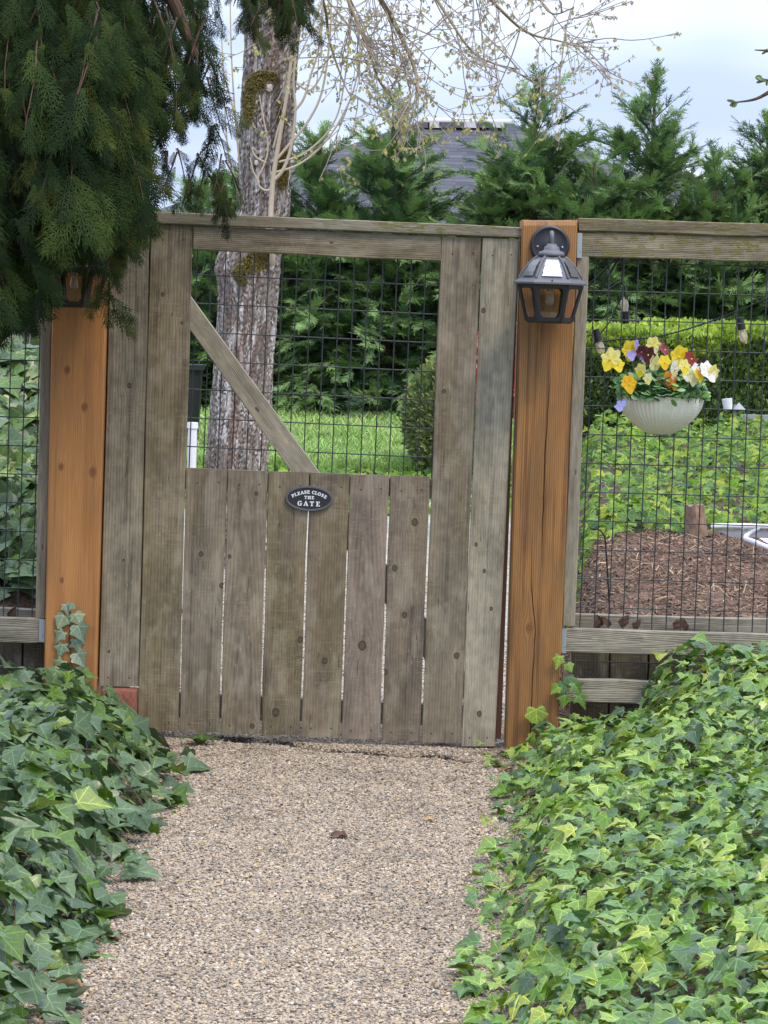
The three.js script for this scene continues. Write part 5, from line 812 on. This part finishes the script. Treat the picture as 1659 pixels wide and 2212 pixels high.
// ------------------------------------------------------------------ festoon lights behind the mesh
{
  const t = thing('festoon_lights', 'black festoon cord with clear bulbs slung behind the mesh fence', 'string lights'), z = -0.14, blk = phy({ color: lin(0.012, 0.012, 0.013), roughness: 0.5 }), clear = phy({ color: lin(0.97, 0.9, 0.78), transmission: 0.75, roughness: 0.3, thickness: 0 }), fil = std({ color: lin(0.85, 0.62, 0.2), roughness: 0.4, metalness: 0.3 });
  const cord = (pts, r = 0.003, zz = z) => part('cord', tube(pts.map((p) => P(p[0], p[1], zz)), r, 6, 40), blk, t);
  cord([[1262, 625], [1300, 590], [1342, 545], [1318, 590], [1300, 622], [1306, 632], [1330, 615], [1345, 612], [1352, 650]], 0.004); cord([[1346, 545], [1344, 590], [1342, 615]], 0.003);
  cord([[1265, 790], [1272, 760], [1298, 720], [1320, 690], [1340, 640], [1345, 620]], 0.0024); cord([[1285, 740], [1340, 733], [1400, 730], [1470, 715], [1560, 685], [1680, 635], [1760, 600]], 0.0028);
  for (const [x, y, dx, dy] of [[1351, 686, -0.12, 1], [1290, 724, 0.3, -1], [1600, 699, 0.25, -1]]) {
    const p = P(x, y, z), d = V(dx, dy, 0).normalize(), q = aim(d, V(0, 0, 1)), soc = new THREE.CylinderGeometry(0.012, 0.016, 0.045, 12); soc.rotateX(-Math.PI / 2); soc.applyQuaternion(q); soc.translate(p.x, p.y, p.z); const s = part('socket', soc, blk, t);
    const bg = new THREE.LatheGeometry([[0.012, 0.02], [0.012, 0.03], [0.015, 0.041], [0.0155, 0.052], [0.012, 0.062], [0.006, 0.068], [0.0005, 0.07]].map((e) => new THREE.Vector2(e[0], e[1])), 14); bg.rotateX(Math.PI / 2); bg.applyQuaternion(q); bg.translate(p.x, p.y, p.z); const b = part('bulb', bg, clear, s); void b;
    part('filament', tube([0.03, 0.055, 0.075].map((l, i) => p.clone().addScaledVector(d, l).add(V(0.005 * (i - 1), 0, 0))), 0.003, 6), fil, s);
  }
}
// ------------------------------------------------------------------ small things in and behind the beds
{
  const hose = P(1312, 1330, -0.6); void hose; single('drip_hose', tube([[1275, 1142], [1295, 1145], [1306, 1160], [1309, 1190], [1313, 1250], [1318, 1332]].map((p) => P(p[0], p[1], -0.35)), 0.0032, 6, 24), phy({ color: lin(0.012, 0.012, 0.013), roughness: 0.5 }), 'thin black irrigation riser bent over the mulch bed', 'hose');
  // weathered stump at the top of the mulch
  const z = -2.7, c = P(1502, 1128, z), s = 12.7 / 6 / 1000, R = rng(6), g = new THREE.CylinderGeometry(22 * s, 26 * s, 66 * s, 26, 10), p = g.attributes.position; for (let i = 0; i < p.count; i++) { const a = Math.atan2(p.getZ(i), p.getX(i)), k = 1 + 0.12 * (vn(a * 3 + 9, p.getY(i) * 4, 4) - 0.5) + 0.08 * (vn(a * 12, p.getY(i) * 30, 6) - 0.5); p.setXYZ(i, p.getX(i) * k, p.getY(i) + (p.getY(i) > 0.05 ? 0.012 * vn(a * 4, 1, 2) : 0), p.getZ(i) * k); } g.rotateZ(0.12); g.computeVertexNormals(); g.translate(c.x, c.y + 0.005, c.z); void R;
  single('wood_stump', g, std({ map: tex(128, 128, (x, y) => { const k = 0.8 + 0.5 * (fbm(x / 6, y / 22, 4, 5) - 0.5); return [0.66 * k, 0.53 * k, 0.45 * k]; }), roughness: 0.95 }), 'short brown weathered wood stump where mulch meets ivy', 'stump');
  // white plastic tray or seat lying on the mulch
  const white = phy({ color: lin(0.74, 0.75, 0.78), roughness: 0.45 }), grey = std({ color: lin(0.3, 0.31, 0.33), roughness: 0.6 }), t = thing('plastic_lounger', 'white plastic garden seat lying low on the mulch bed', 'garden seat'), A = (x, y, zz = -2.2) => P(x, y, zz);
  part('frame', tube([A(1536, 1137), A(1580, 1136), A(1660, 1138), A(1760, 1141)], 0.012, 10, 16), white, t); part('frame', tube([A(1640, 1138), A(1612, 1158), A(1632, 1172, -2.0), A(1680, 1190, -1.9), A(1740, 1205, -1.8)], 0.012, 10, 20), white, t);
  const gb = new GB(), q = [A(1545, 1143), A(1760, 1147), A(1760, 1164), A(1580, 1160)]; gb.quad(q[3], q[2], q[1], q[0], [0, 0], [1, 0], [1, 1], [0, 1]); part('side_panel', gb.build(), grey, t); const g3 = new GB(), q3 = [A(1640, 1162, -1.98), A(1760, 1168, -1.98), A(1760, 1205, -1.8), A(1680, 1187, -1.9)]; g3.quad(q3[3], q3[2], q3[1], q3[0], [0, 0], [1, 0], [1, 1], [0, 1]); part('seat', g3.build(), white, t);
  // little solar lamp among the ivy
  const lz = -8.3, lc = P(1588, 874, lz), l = thing('solar_light', 'small white solar garden light standing in the ivy by the hedge', 'garden light', V(lc.x, lc.y, lz)); part('head', (() => { const e = new THREE.CylinderGeometry(0.034, 0.03, 0.075, 16); e.rotateZ(0.15); e.translate(-0.05, 0, 0); return e; })(), white, l); part('shade', (() => { const e = new THREE.ConeGeometry(0.05, 0.05, 12); e.translate(0.025, -0.01, 0); return e; })(), grey, l); part('stake', tube([V(0, 0, 0), V(0, hGround(lc.x, lz) - lc.y - 0.05, 0)], 0.012, 6), grey, l);
  single('path_edging', box(P(1608, 905, -8.4).x, P(1760, 905, -8.4).x, hGround(2, -8.4) - 0.1, P(1620, 896, -8.4).y, -8.46, -8.4), grey, 'pale edging board at the far side of the ivy slope', 'edging');
  // dark bin and white post cap glimpsed at the window's edge
  const bz = -11, bb = P(418, 880, bz), bt = thing('garden_bin', 'black lidded bin on the lawn behind the old tree', 'bin', V(bb.x, hGround(bb.x, bz), bz)), blk = phy({ color: lin(0.012, 0.013, 0.014), roughness: 0.5 }); part('body', (() => { const e = new THREE.CylinderGeometry(0.15, 0.12, 0.62, 4); e.rotateY(Math.PI / 4); e.translate(-0.05, 0.31, 0); return e; })(), blk, bt); part('lid', box(-0.18, 0.07, 0.62, 0.66, -0.13, 0.13), blk, bt);
  const wz = -4.2, wp = P(415, 962, wz), wt = thing('white_post', 'short white capped post standing on the gravel yard', 'post', V(wp.x, hGround(wp.x, wz), wz)); part('shaft', (() => { const e = new THREE.CylinderGeometry(0.024, 0.024, wp.y + 0.08, 14); e.translate(0, (wp.y + 0.08) / 2, 0); return e; })(), white, wt); part('cap', (() => { const e = new THREE.CylinderGeometry(0.028, 0.03, 0.03, 14); e.translate(0, wp.y + 0.095, 0); return e; })(), white, wt);
  // red brick propped at the gate's foot
  const bq = [P(225, 1486, -0.01), P(298, 1489, -0.01)], by = hGround(-0.95, 0); const brick = box(bq[0].x, bq[1].x, -0.02, bq[0].y + 0.002, -0.035, 0.075); single('brick', brick, std({ map: tex(128, 128, (x, y) => { const n = fbm(x / 9, y / 9, 4, 3); return [0.56 + 0.24 * (n - 0.5), 0.35 + 0.18 * (n - 0.5), 0.29 + 0.16 * (n - 0.5)]; }), roughness: 0.9 }), 'red clay brick half covered by ivy under the gate', 'brick'); void by;
}
// fallen leaves, one by one
{
  const DRY = [3, 5, 8].map((sd) => { const pos = [], uv = [], idx = [], nu = 6, nv = 8, cu = 0.5 + 0.5 * hash(sd, 1, 1), tw = (hash(sd, 2, 1) - 0.5) * 1.2; for (let j = 0; j <= nv; j++) for (let i = 0; i <= nu; i++) { const v = j / nv, u = i / nu * 2 - 1, w = 0.36 * Math.pow(Math.sin(Math.PI * Math.min(0.985, v * 0.94 + 0.04)), 0.7) * (1 + 0.12 * Math.sin(j * 2.3 + sd)), a = u * 1.5 * cu + tw * v; pos.push(Math.sin(a) * w / Math.max(0.5, cu * 1.2), (1 - Math.cos(a)) * w * 1.1 - 0.3 * v * v + 0.05 * Math.sin(i * 2 + j), v - 0.3); uv.push((u + 1) / 2, v); } for (let j = 0; j < nv; j++) for (let i = 0; i < nu; i++) { const a = j * (nu + 1) + i, b = a + nu + 1; idx.push(a, b, a + 1, a + 1, b, b + 1); } const g = new THREE.BufferGeometry(); g.setAttribute('position', new THREE.Float32BufferAttribute(pos, 3)); g.setAttribute('uv', new THREE.Float32BufferAttribute(uv, 2)); g.setIndex(idx); g.computeVertexNormals(); return g; });
  const brown = [[0.16, 0.085, 0.045], [0.3, 0.17, 0.075], [0.1, 0.055, 0.035], [0.42, 0.26, 0.13]].map((c) => std({ color: lin(...c), roughness: 0.9 })), R = rng(91);
  const F3 = [[372, 1718, 0.05, 0, 'curled brown leaf beside the dark ivy edge'], [362, 1728, 0.045, 2, 'dark crumpled leaf touching the dark ivy edge'], [740, 1808, 0.045, 2, 'small dark leaf alone in the middle of the path'], [930, 1772, 0.032, 3, 'pale tan leaf lying flat on the gravel'], [158, 2135, 0.06, 3, 'large tan leaf tucked under the big ivy leaves'], [120, 2192, 0.05, 1, 'brown dead leaf at the foot of the dark ivy'], [242, 2030, 0.035, 0, 'reddish dead leaf below a hanging ivy leaf'], [1090, 1665, 0.05, 0, 'brown leaf lying at the bright ivy edge'], [1072, 1790, 0.025, 3, 'ochre leaf fragment near the bright ivy'], [520, 1700, 0.018, 3, 'tiny orange leaf scrap on the gravel by the gate']];
  for (const [x, y, s, m, label] of F3) { const p = G(x, y, 0.012), k = single('dry_leaf', DRY[Math.floor(R() * 3)], brown[m], label, 'fallen leaf', 'fallen leaves on the path'); k.position.copy(p).add(V(0, s * 0.12, 0)); k.quaternion.copy(aim(V(R() - 0.5, 0.1, R() - 0.5), V((R() - 0.5) * 0.8, 1, (R() - 0.5) * 0.8))); k.scale.setScalar(s * 1.1); }
  let nth = 0;
  for (const [x, y, s] of [[1290, 1350, 0.05], [1312, 1348, 0.045], [1345, 1347, 0.05], [1372, 1352, 0.04], [1462, 1352, 0.05], [1480, 1356, 0.04], [25, 1330, 0.05]]) { const p = P(x, y, -0.09), k = single('dry_leaf', DRY[Math.floor(R() * 3)], brown[[0, 2, 2][Math.floor(R() * 3)]], x < 100 ? 'dark dead leaf caught on the rail below the shaded ivy' : `${['first', 'second', 'third', 'fourth', 'fifth', 'sixth'][nth++]} dead leaf from the batten caught behind the bottom rail`, 'fallen leaf', x < 100 ? 'fallen leaves on the path' : 'leaves caught behind the bottom rail'); k.position.copy(p); k.quaternion.copy(aim(V(R() - 0.5, 0.5, 0.2), V(R() - 0.5, 0.3, 1))); k.scale.setScalar(s); }
  // dandelion-like weed at the gate foot
  const c = G(432, 1614), w = thing('weed', 'small green weed growing in the gravel at the gate', 'weed', c), gm = ivyOf(lin(0.13, 0.24, 0.03)), blade = (() => { const g = new GB(), n = 6; for (let i = 0; i < n; i++) { const a = i / n, b = (i + 1) / n, wd = (u) => 0.13 * Math.sin(Math.PI * Math.min(1, u * 0.9 + 0.08)) * (1 + 0.35 * Math.sin(u * 26)), y = (u) => 0.75 * u - 0.75 * u * u; for (const s of [-1, 1]) { const q = [V(0, y(a) - 0.02, a), V(s * wd(a), y(a), a), V(s * wd(b), y(b), b), V(0, y(b) - 0.02, b)]; s > 0 ? g.quad(...q.reverse(), [0.5, a], [0.6, a], [0.6, b], [0.5, b]) : g.quad(...q, [0.5, a], [0.4, a], [0.4, b], [0.5, b]); } } return g.build(); })();
  for (let k = 0; k < 11; k++) { const a = k * 2.4, m = part('leaf', blade, gm, w); m.quaternion.copy(aim(V(Math.cos(a), 0.45, Math.sin(a)), V(0, 1, 0))); m.scale.setScalar(0.07 + 0.03 * R()); }
}
// bits of twig, leaf scrap and bud scales strewn along the path's edges
{
  const R = rng(303), scrap = [], tw = [], sg = new THREE.CircleGeometry(0.5, 5); sg.rotateX(-Math.PI / 2); const tg = new THREE.CylinderGeometry(0.02, 0.014, 1, 4); tg.rotateZ(Math.PI / 2);
  for (let i = 0; i < 420; i++) {
    const z = 0.02 + R() * 4.4, side = R() < 0.5, u = Math.pow(R(), i % 4 ? 3 : 1) * 0.5, x = side ? pathL(z) - 0.03 + u : pathR(z) + 0.03 - u, f = 0.6 + 0.8 * R(), q = new THREE.Quaternion().setFromEuler(new THREE.Euler((R() - 0.5) * 0.7, R() * 6.28, (R() - 0.5) * 0.7)), y = hGround(x, z) + 0.013;
    if (R() < 0.6) scrap.push({ m: at(V(x, y, z), q, V(0.008 + 0.014 * R(), 0.01, 0.006 + 0.008 * R())), c: R() < 0.5 ? lin(0.2 * f, 0.11 * f, 0.06 * f) : lin(0.42 * f, 0.29 * f, 0.15 * f) }); else tw.push({ m: at(V(x, y, z), q, V(0.03 + 0.07 * R(), 0.07, 0.07)), c: lin(0.22 * f, 0.15 * f, 0.1 * f) });
  }
  const g = new THREE.Group(); g.name = 'leaf_litter'; g.userData = { label: 'twigs and brown leaf scraps strewn along the gravel edges', category: 'litter', kind: 'stuff' }; scene.add(g);
  instanced('scraps', sg, std({ roughness: 0.9 }), scrap, g).userData.kind = 'stuff'; instanced('twigs', tg, std({ roughness: 0.9 }), tw, g).userData.kind = 'stuff';
}
renderer.render(scene, camera);
